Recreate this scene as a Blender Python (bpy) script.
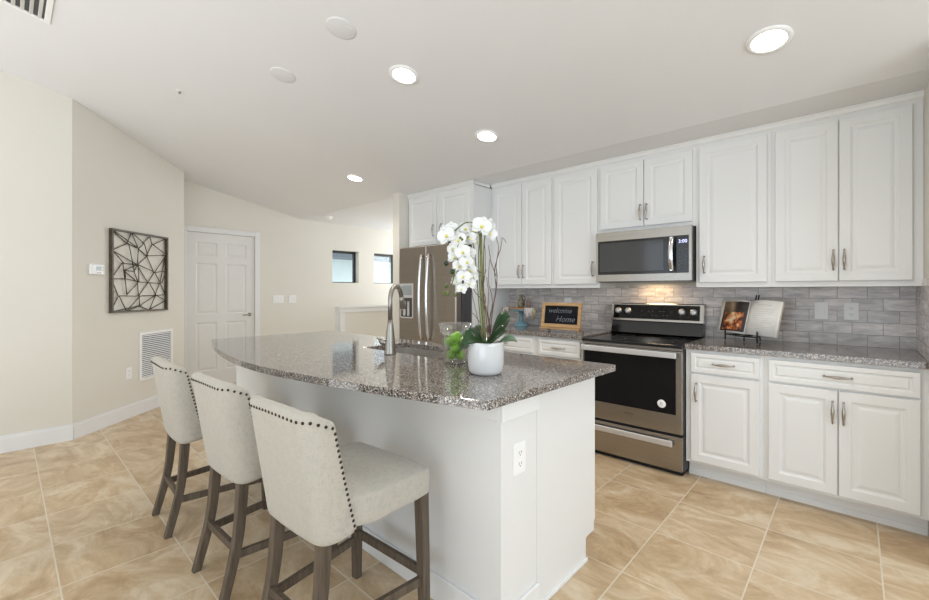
import bpy, bmesh, math, random
from mathutils import Vector, Matrix
from mathutils.geometry import tessellate_polygon
random.seed(4)
PI = math.pi
sc = bpy.context.scene
COL = sc.collection
for o in list(bpy.data.objects): bpy.data.objects.remove(o)

# ------------------------------------------------------------------ camera
YAW = math.atan2(855 - 464.5, 424)
cam = bpy.data.cameras.new('camera'); camo = bpy.data.objects.new('camera', cam); COL.objects.link(camo)
camo.location = (0, 0, 1.29); camo.rotation_euler = (PI/2, 0, YAW)
cam.sensor_width = 36; cam.lens = 424/929*36; cam.shift_y = -9/929; cam.clip_start = 0.05
sc.camera = camo

# ------------------------------------------------------------------ world, light, exposure
sc.view_settings.view_transform = 'Standard'; sc.view_settings.look = 'None'
sc.view_settings.gamma = 1; sc.view_settings.use_curve_mapping = False
sc.view_settings.exposure = 0.13
w = bpy.data.worlds.new('sky'); sc.world = w; w.use_nodes = True
wn = w.node_tree.nodes; wl = w.node_tree.links
bgn = wn['Background']
bgn.inputs['Color'].default_value = (0.80, 0.90, 1.0, 1); bgn.inputs['Strength'].default_value = 1.9

def area(name, loc, rot, sx, sy, power, col=(1, 1, 1), spread=None):
    l = bpy.data.lights.new(name, 'AREA'); l.shape = 'RECTANGLE'; l.size = sx; l.size_y = sy
    l.energy = power; l.color = col
    if spread: l.spread = spread
    o = bpy.data.objects.new(name, l); COL.objects.link(o); o.location = loc; o.rotation_euler = rot
    return o
# daylight through the glazed openings of the house, plus one added ceiling fill
area('patio_daylight', (-1.0, -4.15, 1.35), (PI/2, 0, 0), 5.6, 2.4, 12, (0.88, 0.94, 1.0))
area('side_daylight', (3.45, 0.0, 1.5), (0, PI/2, 0), 2.0, 4.0, 60, (0.80, 0.90, 1.0))
area('stair_daylight', (-5.2, 5.95, 1.7), (-PI/2, 0, 0), 2.0, 1.6, 38, (0.98, 0.99, 1.0))
area('ceiling_fill_uplight', (-1.0, -2.4, 0.25), (PI, 0, 0), 6.5, 3.0, 120, (0.90, 0.95, 1.0))  # unseen uplight added low behind the camera to brighten the ceiling

# ------------------------------------------------------------------ material helpers
def C4(c): return (c[0], c[1], c[2], 1)
class NT:
    def __init__(s, name):
        s.m = bpy.data.materials.new(name); s.m.use_nodes = True
        s.t = s.m.node_tree; s.n = s.t.nodes; s.b = s.n['Principled BSDF']
    def add(s, typ, **kw):
        nd = s.n.new(typ)
        for k, v in kw.items():
            if k in nd.inputs.keys(): nd.inputs[k].default_value = v
            else: setattr(nd, k, v)
        return nd
    def link(s, a, b): s.t.links.new(a, b)
    def coords(s, scale=(1, 1, 1), rot=(0, 0, 0), loc=(0, 0, 0)):
        tc = s.add('ShaderNodeTexCoord'); mp = s.add('ShaderNodeMapping')
        mp.inputs['Scale'].default_value = scale; mp.inputs['Rotation'].default_value = rot; mp.inputs['Location'].default_value = loc
        s.link(tc.outputs['Object'], mp.inputs['Vector']); return mp.outputs['Vector']
    def noise(s, vec, scale, detail=3, rough=0.5, dist=0.0):
        nd = s.add('ShaderNodeTexNoise'); nd.inputs['Scale'].default_value = scale; nd.inputs['Detail'].default_value = detail
        nd.inputs['Roughness'].default_value = rough; nd.inputs['Distortion'].default_value = dist
        s.link(vec, nd.inputs['Vector']); return nd
    def ramp(s, fac, stops, interp='LINEAR'):
        r = s.add('ShaderNodeValToRGB'); r.color_ramp.interpolation = interp
        e = r.color_ramp.elements
        while len(e) > 1: e.remove(e[-1])
        e[0].position = stops[0][0]; e[0].color = C4(stops[0][1])
        for p, c in stops[1:]:
            x = e.new(p); x.color = C4(c)
        s.link(fac, r.inputs['Fac']); return r.outputs['Color']
    def mix(s, fac, a, b, mode='MIX'):
        m = s.add('ShaderNodeMix'); m.data_type = 'RGBA'; m.blend_type = mode
        for val, idx in ((fac, 0), (a, 6), (b, 7)):
            if isinstance(val, (int, float)): m.inputs[idx].default_value = val
            elif isinstance(val, tuple): m.inputs[idx].default_value = C4(val)
            else: s.link(val, m.inputs[idx])
        return m.outputs[2]
    def bump(s, h, strength=0.3, dist=0.01):
        b = s.add('ShaderNodeBump'); b.inputs['Strength'].default_value = strength; b.inputs['Distance'].default_value = dist
        s.link(h, b.inputs['Height']); s.link(b.outputs['Normal'], s.b.inputs['Normal'])
    def base(s, c):
        if isinstance(c, tuple): s.b.inputs['Base Color'].default_value = C4(c)
        else: s.link(c, s.b.inputs['Base Color'])

def simple(name, col, rough=0.5, metal=0.0, vary=0.03, scale=8, bump=0.0, bscale=200, coat=0.0, spec=0.5):
    t = NT(name); v = t.coords()
    n = t.noise(v, scale, 2)
    d = tuple(max(0, x*(1-vary)) for x in col); l = tuple(min(1, x*(1+vary)) for x in col)
    t.base(t.ramp(n.outputs['Fac'], [(0.3, d), (0.7, l)]))
    t.b.inputs['Roughness'].default_value = rough; t.b.inputs['Metallic'].default_value = metal
    t.b.inputs['Coat Weight'].default_value = coat; t.b.inputs['Specular IOR Level'].default_value = spec
    if bump: t.bump(t.noise(v, bscale, 2).outputs['Fac'], bump, 0.002)
    return t.m

M = {}
M['wall'] = simple('cream_wall_paint', (0.76, 0.73, 0.655), 0.75, bump=0.15, bscale=160, vary=0.01, scale=1.5)
M['ceiling'] = simple('ceiling_paint', (0.82, 0.82, 0.825), 0.85, bump=0.15, bscale=120, vary=0.01, scale=1.5)
M['cab'] = simple('white_cabinet_lacquer', (0.79, 0.79, 0.78), 0.32, vary=0.008, scale=2)
M['cover'] = simple('blank_cover_paint', (0.76, 0.76, 0.765), 0.8, vary=0.01)
M['trim'] = simple('white_trim_paint', (0.82, 0.82, 0.81), 0.4, vary=0.01)
M['door'] = simple('white_door_paint', (0.80, 0.79, 0.77), 0.4, vary=0.01)
M['plastic'] = simple('white_plastic', (0.90, 0.90, 0.89), 0.35, vary=0.01)
M['slot'] = simple('dark_slot', (0.06, 0.06, 0.06), 0.6)
M['black'] = simple('black_enamel', (0.012, 0.012, 0.013), 0.12)
M['blackm'] = simple('black_iron', (0.02, 0.02, 0.022), 0.5, metal=0.4)
M['glassblack'] = simple('black_oven_glass', (0.006, 0.006, 0.007), 0.05, spec=0.25)
M['mwglass'] = simple('dark_microwave_glass', (0.055, 0.057, 0.06), 0.06, spec=0.5)
M['gap'] = simple('black_gap', (0.01, 0.01, 0.01), 0.8)
M['darkgrey'] = simple('dark_grey_metal', (0.07, 0.07, 0.075), 0.5, metal=0.3)
M['nickel'] = simple('brushed_nickel', (0.42, 0.38, 0.34), 0.28, metal=1.0)
M['chrome'] = simple('bright_steel', (0.75, 0.75, 0.76), 0.18, metal=1.0)
M['silver'] = simple('satin_silver', (0.72, 0.72, 0.73), 0.42, metal=0.7)
M['marks'] = simple('dim_grey_marks', (0.10, 0.10, 0.105), 0.6)
M['fauc'] = simple('brushed_faucet_nickel', (0.34, 0.32, 0.29), 0.30, metal=1.0)
M['iron'] = simple('dark_bronze_wire', (0.10, 0.08, 0.06), 0.45, metal=0.4, vary=0.3, scale=40)
M['nail'] = simple('dark_bronze_nail', (0.05, 0.035, 0.025), 0.35, metal=0.8)
M['ceramic'] = simple('white_glazed_ceramic', (0.68, 0.69, 0.69), 0.12, coat=0.5, vary=0.01)
M['lime'] = simple('green_lime_skin', (0.22, 0.50, 0.03), 0.35, vary=0.12, scale=25, bump=0.12, bscale=250)
M['leaf'] = simple('dark_orchid_leaf', (0.012, 0.045, 0.012), 0.3, vary=0.4, scale=20)
M['leaf2'] = simple('grey_green_leaf', (0.10, 0.17, 0.10), 0.4, vary=0.3, scale=30)
M['stem'] = simple('green_orchid_stem', (0.10, 0.14, 0.03), 0.5, vary=0.3, scale=40)
M['stake'] = simple('bamboo_stake', (0.20, 0.20, 0.07), 0.5, vary=0.3, scale=30)
M['twig'] = simple('brown_twig_bark', (0.13, 0.075, 0.055), 0.7, vary=0.4, scale=50)
M['petal'] = simple('white_petal', (0.76, 0.77, 0.75), 0.45, vary=0.02)
M['lip'] = simple('yellow_orchid_lip', (0.75, 0.68, 0.12), 0.45, vary=0.1)
M['soil'] = simple('dark_moss_soil', (0.03, 0.022, 0.015), 0.95, vary=0.5, scale=60, bump=0.8, bscale=80)
M['blue'] = simple('blue_glazed_stand', (0.17, 0.34, 0.42), 0.25, vary=0.15, scale=25, coat=0.3)
M['board'] = simple('orange_wood_board', (0.50, 0.24, 0.10), 0.5, vary=0.2, scale=20)
M['jug'] = simple('mottled_olive_ceramic', (0.22, 0.20, 0.12), 0.3, vary=0.7, scale=35)
M['pink'] = simple('dusty_rose_ceramic', (0.35, 0.24, 0.22), 0.5, vary=0.2, scale=25)
M['cloth'] = simple('patterned_napkin', (0.62, 0.58, 0.58), 0.9, vary=0.35, scale=45)
M['cloth2'] = simple('olive_napkin_border', (0.42, 0.38, 0.24), 0.9, vary=0.3, scale=40)
M['slate'] = simple('black_chalk_slate', (0.010, 0.011, 0.015), 0.8, vary=0.5, scale=12, spec=0.15)
M['chalk'] = simple('white_chalk', (0.15, 0.165, 0.19), 0.95, vary=0.3, scale=60)
M['page'] = simple('book_page_paper', (0.84, 0.83, 0.80), 0.75, vary=0.03, scale=30)
M['pageedge'] = simple('cream_page_edges', (0.62, 0.55, 0.42), 0.8, vary=0.1, scale=100)
M['stainless_d'] = simple('basin_steel', (0.62, 0.60, 0.57), 0.38, metal=1.0)
M['lcd'] = simple('grey_lcd', (0.32, 0.36, 0.36), 0.2)
M['bronze'] = simple('dark_window_frame', (0.018, 0.018, 0.02), 0.4)
M['stucco'] = simple('pale_stucco', (0.80, 0.83, 0.80), 0.9, vary=0.02)
M['soffit'] = simple('grey_soffit', (0.16, 0.17, 0.19), 0.8)
M['faintprint'] = simple('faint_printed_text', (0.62, 0.61, 0.60), 0.8)
M['print'] = simple('printed_grey_marks', (0.42, 0.42, 0.44), 0.8)

def emis(name, col, strength):
    t = NT(name); t.base((0.8, 0.8, 0.8)); t.b.inputs['Emission Color'].default_value = C4(col); t.b.inputs['Emission Strength'].default_value = strength
    return t.m
M['lamp'] = emis('lit_lamp_lens', (1, 0.97, 0.92), 12.0)
M['digits'] = emis('blue_lit_digits', (0.45, 0.5, 1.0), 1.6)

def steel(name, col, rough, axis):
    t = NT(name)
    sc_ = {'x': (2, 300, 300), 'z': (300, 300, 2)}[axis]
    v = t.coords(sc_); n = t.noise(v, 1.0, 2)
    d = tuple(x*0.93 for x in col); l = tuple(min(1, x*1.05) for x in col)
    t.base(t.ramp(n.outputs['Fac'], [(0.3, d), (0.7, l)]))
    t.b.inputs['Metallic'].default_value = 1.0; t.b.inputs['Roughness'].default_value = rough
    t.bump(n.outputs['Fac'], 0.05, 0.001)
    return t.m
M['steel'] = steel('brushed_stainless_steel', (0.40, 0.375, 0.345), 0.27, 'x')
M['fridge'] = steel('warm_slate_steel', (0.34, 0.30, 0.26), 0.33, 'x')

def fabric():
    t = NT('oatmeal_linen'); v = t.coords()
    n = t.noise(v, 35, 4, 0.6)
    va = t.coords((500, 60, 60)); na = t.noise(va, 1.0, 2); vb = t.coords((60, 60, 500)); nb = t.noise(vb, 1.0, 2)
    c1 = t.ramp(n.outputs['Fac'], [(0.3, (0.455, 0.425, 0.365)), (0.7, (0.485, 0.455, 0.39))])
    mm = t.add('ShaderNodeMath'); mm.operation = 'ADD'; t.link(na.outputs['Fac'], mm.inputs[0]); t.link(nb.outputs['Fac'], mm.inputs[1])
    c2 = t.ramp(mm.outputs[0], [(0.75, (0.86, 0.86, 0.86)), (1.25, (1.0, 1.0, 1.0))])
    t.base(t.mix(1.0, c1, c2, 'MULTIPLY')); t.b.inputs['Roughness'].default_value = 0.9
    t.b.inputs['Sheen Weight'].default_value = 0.2
    t.bump(mm.outputs[0], 0.25, 0.002)
    return t.m
M['linen'] = fabric()

def wood(name, a, b, scale=(60, 60, 4), rough=0.6):
    t = NT(name); v = t.coords(scale); n = t.noise(v, 1.0, 4, 0.6, 0.5)
    t.base(t.ramp(n.outputs['Fac'], [(0.25, a), (0.75, b)])); t.b.inputs['Roughness'].default_value = rough
    t.bump(n.outputs['Fac'], 0.2, 0.002); return t.m
M['legwood'] = wood('weathered_brown_wood', (0.055, 0.040, 0.028), (0.155, 0.115, 0.080))
M['framewood'] = wood('light_oak_frame', (0.36, 0.21, 0.09), (0.58, 0.38, 0.19), (6, 60, 60))

def granite():
    t = NT('speckled_granite'); v = t.coords()
    vo = t.add('ShaderNodeTexVoronoi'); vo.feature = 'F1'; vo.inputs['Scale'].default_value = 250; t.link(v, vo.inputs['Vector'])
    sp = t.add('ShaderNodeSeparateColor'); t.link(vo.outputs['Color'], sp.inputs[0])
    cells = t.ramp(sp.outputs[0], [(0.0, (0.03, 0.03, 0.04)), (0.24, (0.13, 0.125, 0.13)), (0.42, (0.27, 0.24, 0.215)), (0.62, (0.39, 0.36, 0.335)), (0.78, (0.62, 0.61, 0.60)), (0.90, (0.09, 0.09, 0.105))], 'CONSTANT')
    n = t.noise(v, 60, 4, 0.7)
    tint = t.ramp(n.outputs['Fac'], [(0.35, (0.76, 0.73, 0.69)), (0.65, (1.14, 1.09, 1.02))])
    n2 = t.noise(v, 2.2, 2)
    big = t.ramp(n2.outputs['Fac'], [(0.35, (0.94, 0.92, 0.92)), (0.7, (1.0, 1.0, 0.98))])
    t.base(t.mix(1.0, t.mix(1.0, cells, tint, 'MULTIPLY'), big, 'MULTIPLY'))
    t.b.inputs['Roughness'].default_value = 0.075; t.b.inputs['Specular IOR Level'].default_value = 0.78; t.b.inputs['IOR'].default_value = 1.5
    return t.m
M['granite'] = granite()

def floor_mat():
    t = NT('travertine_floor_tile'); v = t.coords(loc=(0.349, -0.165 + 0.0, 0))
    P_ = 0.4393
    br = t.add('ShaderNodeTexBrick'); br.offset = 0; br.squash = 1
    br.inputs['Scale'].default_value = 1; br.inputs['Mortar Size'].default_value = 0.0033; br.inputs['Mortar Smooth'].default_value = 0.15
    br.inputs['Brick Width'].default_value = P_; br.inputs['Row Height'].default_value = P_; br.inputs['Bias'].default_value = 0
    br.inputs['Color1'].default_value = (0, 0, 0, 1); br.inputs['Color2'].default_value = (1, 1, 1, 1); br.inputs['Mortar'].default_value = (0.5, 0.5, 0.5, 1)
    t.link(v, br.inputs['Vector'])
    # each tile shifts its own veining
    off = t.add('ShaderNodeVectorMath'); off.operation = 'MULTIPLY_ADD'
    off.inputs[1].default_value = (7, 5, 9); t.link(br.outputs['Color'], off.inputs[0])
    v2 = t.coords((1.5, 2.5, 1), rot=(0, 0, 0.35)); t.link(v2, off.inputs[2])
    n = t.noise(off.outputs[0], 1.5, 8, 0.66, 1.6)
    c = t.ramp(n.outputs['Fac'], [(0.30, (0.34, 0.20, 0.095)), (0.42, (0.50, 0.34, 0.185)), (0.52, (0.62, 0.46, 0.28)), (0.64, (0.76, 0.64, 0.47))])
    n3 = t.noise(off.outputs[0], 6, 6, 0.7, 1.5)
    c = t.mix(0.30, c, t.ramp(n3.outputs['Fac'], [(0.3, (0.42, 0.29, 0.17)), (0.7, (0.66, 0.55, 0.40))]))
    c = t.mix(br.outputs['Fac'], c, (0.70, 0.62, 0.49))
    t.base(c)
    t.b.inputs['Roughness'].default_value = 0.34
    inv = t.add('ShaderNodeMath'); inv.operation = 'SUBTRACT'; inv.inputs[0].default_value = 1; t.link(br.outputs['Fac'], inv.inputs[1])
    t.bump(inv.outputs[0], 0.35, 0.002)
    return t.m
M['floor'] = floor_mat()

def splash_mat(name, axis, col):
    t = NT(name)
    rot = (PI/2, 0, 0)
    tc = t.add('ShaderNodeTexCoord'); sx = t.add('ShaderNodeSeparateXYZ'); cx = t.add('ShaderNodeCombineXYZ')
    t.link(tc.outputs['Object'], sx.inputs[0])
    ad = t.add('ShaderNodeMath'); ad.operation = 'ADD'; ad.inputs[1].default_value = 0.0888
    t.link(sx.outputs['X' if axis == 'x' else 'Y'], ad.inputs[0])
    az = t.add('ShaderNodeMath'); az.operation = 'ADD'; az.inputs[1].default_value = -0.925 + 0.0785
    t.link(sx.outputs['Z'], az.inputs[0])
    t.link(ad.outputs[0], cx.inputs[0]); t.link(az.outputs[0], cx.inputs[1])
    br = t.add('ShaderNodeTexBrick'); br.offset = 0.5
    br.inputs['Scale'].default_value = 1; br.inputs['Mortar Size'].default_value = 0.0016; br.inputs['Mortar Smooth'].default_value = 0.1
    br.inputs['Brick Width'].default_value = 0.148; br.inputs['Row Height'].default_value = 0.0785; br.inputs['Bias'].default_value = 0
    br.inputs['Color1'].default_value = (0, 0, 0, 1); br.inputs['Color2'].default_value = (1, 1, 1, 1); br.inputs['Mortar'].default_value = (0.5, 0.5, 0.5, 1)
    t.link(cx.outputs[0], br.inputs['Vector'])
    off = t.add('ShaderNodeVectorMath'); off.operation = 'MULTIPLY_ADD'; off.inputs[1].default_value = (5, 9, 3)
    t.link(br.outputs['Color'], off.inputs[0])
    mp = t.add('ShaderNodeMapping'); mp.inputs['Scale'].default_value = (7, 32, 1); t.link(cx.outputs[0], mp.inputs['Vector']); t.link(mp.outputs[0], off.inputs[2])
    n = t.noise(off.outputs[0], 1.0, 5, 0.65, 0.4)
    a = tuple(x*0.66 for x in col); b = tuple(x*1.36 for x in col)
    c = t.ramp(n.outputs['Fac'], [(0.3, a), (0.7, b)])
    tone = t.ramp(br.outputs['Color'], [(0, (0.88, 0.88, 0.9)), (1, (1.08, 1.07, 1.06))])
    c = t.mix(1.0, c, tone, 'MULTIPLY')
    t.base(t.mix(br.outputs['Fac'], c, tuple(x*0.42 for x in col)))
    t.b.inputs['Roughness'].default_value = 0.22
    inv = t.add('ShaderNodeMath'); inv.operation = 'SUBTRACT'; inv.inputs[0].default_value = 1; t.link(br.outputs['Fac'], inv.inputs[1])
    t.bump(inv.outputs[0], 0.3, 0.002)
    return t.m
M['splash'] = splash_mat('grey_stone_subway_tile', 'x', (0.63, 0.585, 0.565))
M['splash_y'] = splash_mat('grey_stone_subway_tile_return', 'y', (0.63, 0.585, 0.565))

def glass(name, col=(1, 1, 1), k=1.0):
    t = NT(name); tr = t.add('ShaderNodeBsdfTransparent'); tr.inputs[0].default_value = C4(col)
    gl = t.add('ShaderNodeBsdfGlossy'); gl.inputs['Roughness'].default_value = 0.02
    lw = t.add('ShaderNodeLayerWeight'); lw.inputs['Blend'].default_value = 0.58
    mu = t.add('ShaderNodeMath'); mu.operation = 'MULTIPLY'; mu.inputs[1].default_value = k; t.link(lw.outputs['Facing'], mu.inputs[0])
    mx = t.add('ShaderNodeMixShader'); t.link(mu.outputs[0], mx.inputs[0]); t.link(tr.outputs[0], mx.inputs[1]); t.link(gl.outputs[0], mx.inputs[2])
    t.link(mx.outputs[0], t.n['Material Output'].inputs['Surface']); return t.m
M['glass'] = glass('clear_glass', (0.965, 0.97, 0.965), 0.75)
M['pane'] = glass('window_glass', (0.95, 0.99, 0.98), 0.3)

def photo_page():
    # the printed food picture: dark ground, warm orange and cream blobs
    t = NT('printed_food_picture'); v = t.coords()
    n = t.noise(v, 16, 4, 0.6, 0.8)
    t.base(t.ramp(n.outputs['Fac'], [(0.40, (0.03, 0.018, 0.016)), (0.47, (0.22, 0.05, 0.02)), (0.54, (0.62, 0.18, 0.04)), (0.60, (0.75, 0.45, 0.22)), (0.68, (0.75, 0.68, 0.55))]))
    t.b.inputs['Roughness'].default_value = 0.3
    return t.m
M['photo'] = photo_page()
M['photodark'] = simple('dark_picture_ground', (0.035, 0.025, 0.025), 0.3, vary=0.3, scale=30)

# ------------------------------------------------------------------ geometry helpers
def quad_box(bm, x0, x1, y0, y1, z0, z1, mat=0, mtx=None):
    vs = [Vector(p) for p in ((x0,y0,z0),(x1,y0,z0),(x1,y1,z0),(x0,y1,z0),(x0,y0,z1),(x1,y0,z1),(x1,y1,z1),(x0,y1,z1))]
    if mtx: vs = [mtx @ v for v in vs]
    v = [bm.verts.new(p) for p in vs]
    for f in ((0,3,2,1),(4,5,6,7),(0,1,5,4),(1,2,6,5),(2,3,7,6),(3,0,4,7)):
        fc = bm.faces.new([v[i] for i in f]); fc.material_index = mat
def box(x0, x1, y0, y1, z0, z1, mtx=None):
    bm = bmesh.new(); quad_box(bm, x0, x1, y0, y1, z0, z1, 0, mtx); return bm
def boxes(lst):
    bm = bmesh.new()
    for b in lst: quad_box(bm, *b)
    return bm
def tube_to(bm, pts, radii, n=10, mat=0, flat=1.0):
    pts = [Vector(p) for p in pts]
    if isinstance(radii, (int, float)): radii = [radii]*len(pts)
    rings = []; up = None
    for i, p in enumerate(pts):
        if i == 0: d = pts[1]-pts[0]
        elif i == len(pts)-1: d = pts[-1]-pts[-2]
        else: d = (pts[i+1]-pts[i]).normalized() + (pts[i]-pts[i-1]).normalized()
        d.normalize()
        if up is None:
            up = Vector((0,0,1)) if abs(d.z) < 0.9 else Vector((1,0,0))
        s = d.cross(up)
        if s.length < 1e-6: s = d.cross(Vector((0,1,0)))
        s.normalize(); up = s.cross(d).normalized()
        rings.append([bm.verts.new(p + radii[i]*(math.cos(a)*s + flat*math.sin(a)*up)) for a in [2*PI*k/n for k in range(n)]])
    for i in range(len(rings)-1):
        for k in range(n):
            f = bm.faces.new((rings[i][k], rings[i][(k+1)%n], rings[i+1][(k+1)%n], rings[i+1][k])); f.smooth = True; f.material_index = mat
    f = bm.faces.new(rings[0][::-1]); f.material_index = mat
    f = bm.faces.new(rings[-1]); f.material_index = mat
def tube(pts, radii, n=10, flat=1.0):
    bm = bmesh.new(); tube_to(bm, pts, radii, n, 0, flat); return bm
def lathe_to(bm, prof, n=32, c=(0,0,0), mat=0, mtx=None):
    rings = []
    for r, z in prof:
        ring = []
        for k in range(n if r > 1e-6 else 1):
            a = 2*PI*k/n; p = Vector((r*math.cos(a), r*math.sin(a), z))
            if mtx: p = mtx @ p
            ring.append(bm.verts.new(p + Vector(c)))
        rings.append(ring)
    for i in range(len(rings)-1):
        a, b = rings[i], rings[i+1]
        for k in range(n):
            if len(a) == 1 and len(b) == 1: continue
            if len(a) == 1: vs = (a[0], b[(k+1)%n], b[k])
            elif len(b) == 1: vs = (a[k], a[(k+1)%n], b[0])
            else: vs = (a[k], a[(k+1)%n], b[(k+1)%n], b[k])
            f = bm.faces.new(vs); f.smooth = True; f.material_index = mat
def lathe(prof, n=32, c=(0,0,0), mtx=None):
    bm = bmesh.new(); lathe_to(bm, prof, n, c, 0, mtx); return bm
def poly_prism(pts, z0, z1):
    bm = bmesh.new()
    a = [bm.verts.new((x, y, z0)) for x, y in pts]; b = [bm.verts.new((x, y, z1)) for x, y in pts]
    n = len(pts)
    bm.faces.new(a[::-1]); bm.faces.new(b)
    for i in range(n): bm.faces.new((a[i], a[(i+1)%n], b[(i+1)%n], b[i]))
    bmesh.ops.recalc_face_normals(bm, faces=bm.faces); return bm

WM = {}   # object name -> world matrix of its origin (parts sit at identity under it)
def thing(name, label, cat, loc=(0,0,0), rotz=0, group=None, rot=None):
    o = bpy.data.objects.new(name, None); COL.objects.link(o); o.empty_display_size = 0.05
    o.location = loc; o.rotation_euler = rot if rot else (0, 0, rotz)
    o['label'] = label; o['category'] = cat
    if group: o['group'] = group
    WM[o.name] = Matrix.Translation(Vector(loc)) @ o.rotation_euler.to_matrix().to_4x4()
    return o
def obj(name, bm, mat, parent=None, local=False, bevel=0, seg=2, subsurf=0, label=None, recalc=True):
    """links bm as ONE mesh; world coordinates unless local (then in the parent's frame)"""
    if parent is not None and not local: bm.transform(WM[parent.name].inverted())
    if recalc: bmesh.ops.recalc_face_normals(bm, faces=bm.faces)
    me = bpy.data.meshes.new(name); bm.to_mesh(me); bm.free()
    for m in (mat if isinstance(mat, (list, tuple)) else [mat]): me.materials.append(M[m])
    o = bpy.data.objects.new(name, me); COL.objects.link(o)
    if parent is not None: o.parent = parent
    WM[o.name] = WM[parent.name] if parent is not None else Matrix.Identity(4)
    if bevel:
        b = o.modifiers.new('bevel', 'BEVEL'); b.width = bevel; b.segments = seg; b.limit_method = 'ANGLE'; b.angle_limit = 0.6
        b.harden_normals = False
    if subsurf:
        s = o.modifiers.new('subsurf', 'SUBSURF'); s.levels = subsurf; s.render_levels = subsurf
        for p in me.polygons: p.use_smooth = True
    if label: o['label'] = label
    return o
def tag(o, label, cat, group=None):
    o['label'] = label; o['category'] = cat
    if group: o['group'] = group
    return o
def struct(name, bm, mat, parent=None, **k):
    o = obj(name, bm, mat, parent, **k)
    if parent is None: o['kind'] = 'structure'
    return o
def set_origin(o, loc):
    """moves a top-level mesh's origin without moving the mesh"""
    o.data.transform(Matrix.Translation(-Vector(loc))); o.location = loc; return o
def dup(root, loc, rotz=None, label=None, group=None):
    r = root.copy(); COL.objects.link(r); r.location = loc
    if rotz is not None: r.rotation_euler = (root.rotation_euler[0], root.rotation_euler[1], rotz)
    if label: r['label'] = label
    if group: r['group'] = group
    for ch in list(root.children):
        c = ch.copy(); COL.objects.link(c); c.parent = r
        for g in list(ch.children):
            d = g.copy(); COL.objects.link(d); d.parent = c
    return r

# ------------------------------------------------------------------ the setting
ZK = 2.41; YC = 3.16; SL = 0.2; XC = -6.38; W = 3.83
def zc(y): return ZK + SL*(YC - y) if y < YC else ZK

struct('floor', box(-7.2, 3.8, -4.4, 6.3, -0.1, 0), 'floor')
# vaulted ceiling that flattens over the cabinets
bm = bmesh.new()
prof = [(-4.4, zc(-4.4)), (YC, ZK), (6.3, ZK)]
va = []
for x in (-7.2, 3.8):
    va.append([[bm.verts.new((x, y, z)) for y, z in prof], [bm.verts.new((x, y, z+0.12)) for y, z in prof]])
for lv in (0, 1):
    for i in range(2):
        bm.faces.new((va[0][lv][i], va[0][lv][i+1], va[1][lv][i+1], va[1][lv][i]))
for s in (0, 1):
    for i in range(2):
        bm.faces.new((va[s][0][i], va[s][0][i+1], va[s][1][i+1], va[s][1][i]))
for i in (0, 2):
    bm.faces.new((va[0][0][i], va[1][0][i], va[1][1][i], va[0][1][i]))
struct('ceiling', bm, 'ceiling')

# left wall (two planes): profile follows the ceiling
def wall_run(p0, p1, th, side, z0=0.0, ztop=None):
    """vertical wall between two plan points, thickened on one side, top just inside the ceiling"""
    p0 = Vector(p0); p1 = Vector(p1); d = (p1-p0).normalized(); n = Vector((-d.y, d.x))*side*th
    bm = bmesh.new(); lo = []; hi = []
    for p in (p0, p1, p1+n, p0+n):
        lo.append(bm.verts.new((p.x, p.y, z0))); hi.append(bm.verts.new((p.x, p.y, (zc(p.y)+0.03) if ztop is None else ztop)))
    bm.faces.new(lo); bm.faces.new(hi)
    for i in range(4): bm.faces.new((lo[i], lo[(i+1)%4], hi[(i+1)%4], hi[i]))
    return bm
A0 = (-5.0, 0.40); B1 = (-6.03, 1.489)
struct('wall_left', wall_run((-5.0, -4.3), A0, 0.12, 1), 'wall')
struct('wall_angled', wall_run(A0, B1, 0.12, 1), 'wall')
struct('wall_return', wall_run(B1, (XC, 1.489), 0.12, 1), 'wall')

def wall_holes_x(x0, x1, ys, zs, holes):
    """wall slab between x0,x1 in a y-z grid; cells listed in holes left open"""
    bm = bmesh.new()
    for i in range(len(ys)-1):
        for j in range(len(zs)-1):
            if (i, j) in holes: continue
            za, zb = zs[j], zs[j+1]
            if j == len(zs)-2:
                v = [bm.verts.new(p) for p in ((x0,ys[i],za),(x1,ys[i],za),(x1,ys[i+1],za),(x0,ys[i+1],za),(x0,ys[i],zc(ys[i])+.03),(x1,ys[i],zc(ys[i])+.03),(x1,ys[i+1],zc(ys[i+1])+.03),(x0,ys[i+1],zc(ys[i+1])+.03))]
                for f in ((0,3,2,1),(4,5,6,7),(0,1,5,4),(1,2,6,5),(2,3,7,6),(3,0,4,7)): bm.faces.new([v[k] for k in f])
            else: quad_box(bm, x0, x1, ys[i], ys[i+1], za, zb)
    bmesh.ops.remove_doubles(bm, verts=bm.verts, dist=1e-5)
    seen = {}
    for f in list(bm.faces):
        k = tuple(round(c, 4) for c in f.calc_center_median())
        seen.setdefault(k, []).append(f)
    dead = [f for k, l in seen.items() if len(l) > 1 for f in l]
    bmesh.ops.delete(bm, geom=dead, context='FACES_ONLY')
    return bm
DY0, DY1, DZ = 1.60, 2.45, 2.07
WZ0, WZ1 = 1.43, 1.975
ys = [1.337, DY0, DY1, 3.69, 4.18, 4.52, 5.05, YC+3.0]
struct('wall_back', wall_holes_x(XC-0.16, XC, [1.337, DY0, DY1, YC, 3.69, 4.20, 4.52, 5.05, 6.2], [0, 0.02, WZ0, WZ1, DZ, 2.3],
       {(1,1),(1,2),(1,3),(4,2),(6,2),(1,0)}), 'wall')
struct('wall_far', boxes([(-6.54, -6.3, 6.0, 6.15, 0, ZK+.03), (-4.1, -3.0, 6.0, 6.15, 0, ZK+.03), (-6.3, -4.1, 6.0, 6.15, 0, 0.9), (-6.3, -4.1, 6.0, 6.15, 2.3, ZK+.03)]), 'wall')
struct('wall_hall', box(-3.12, -3.0, 3.95, 6.0, 0, ZK+.03), 'wall')
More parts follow.
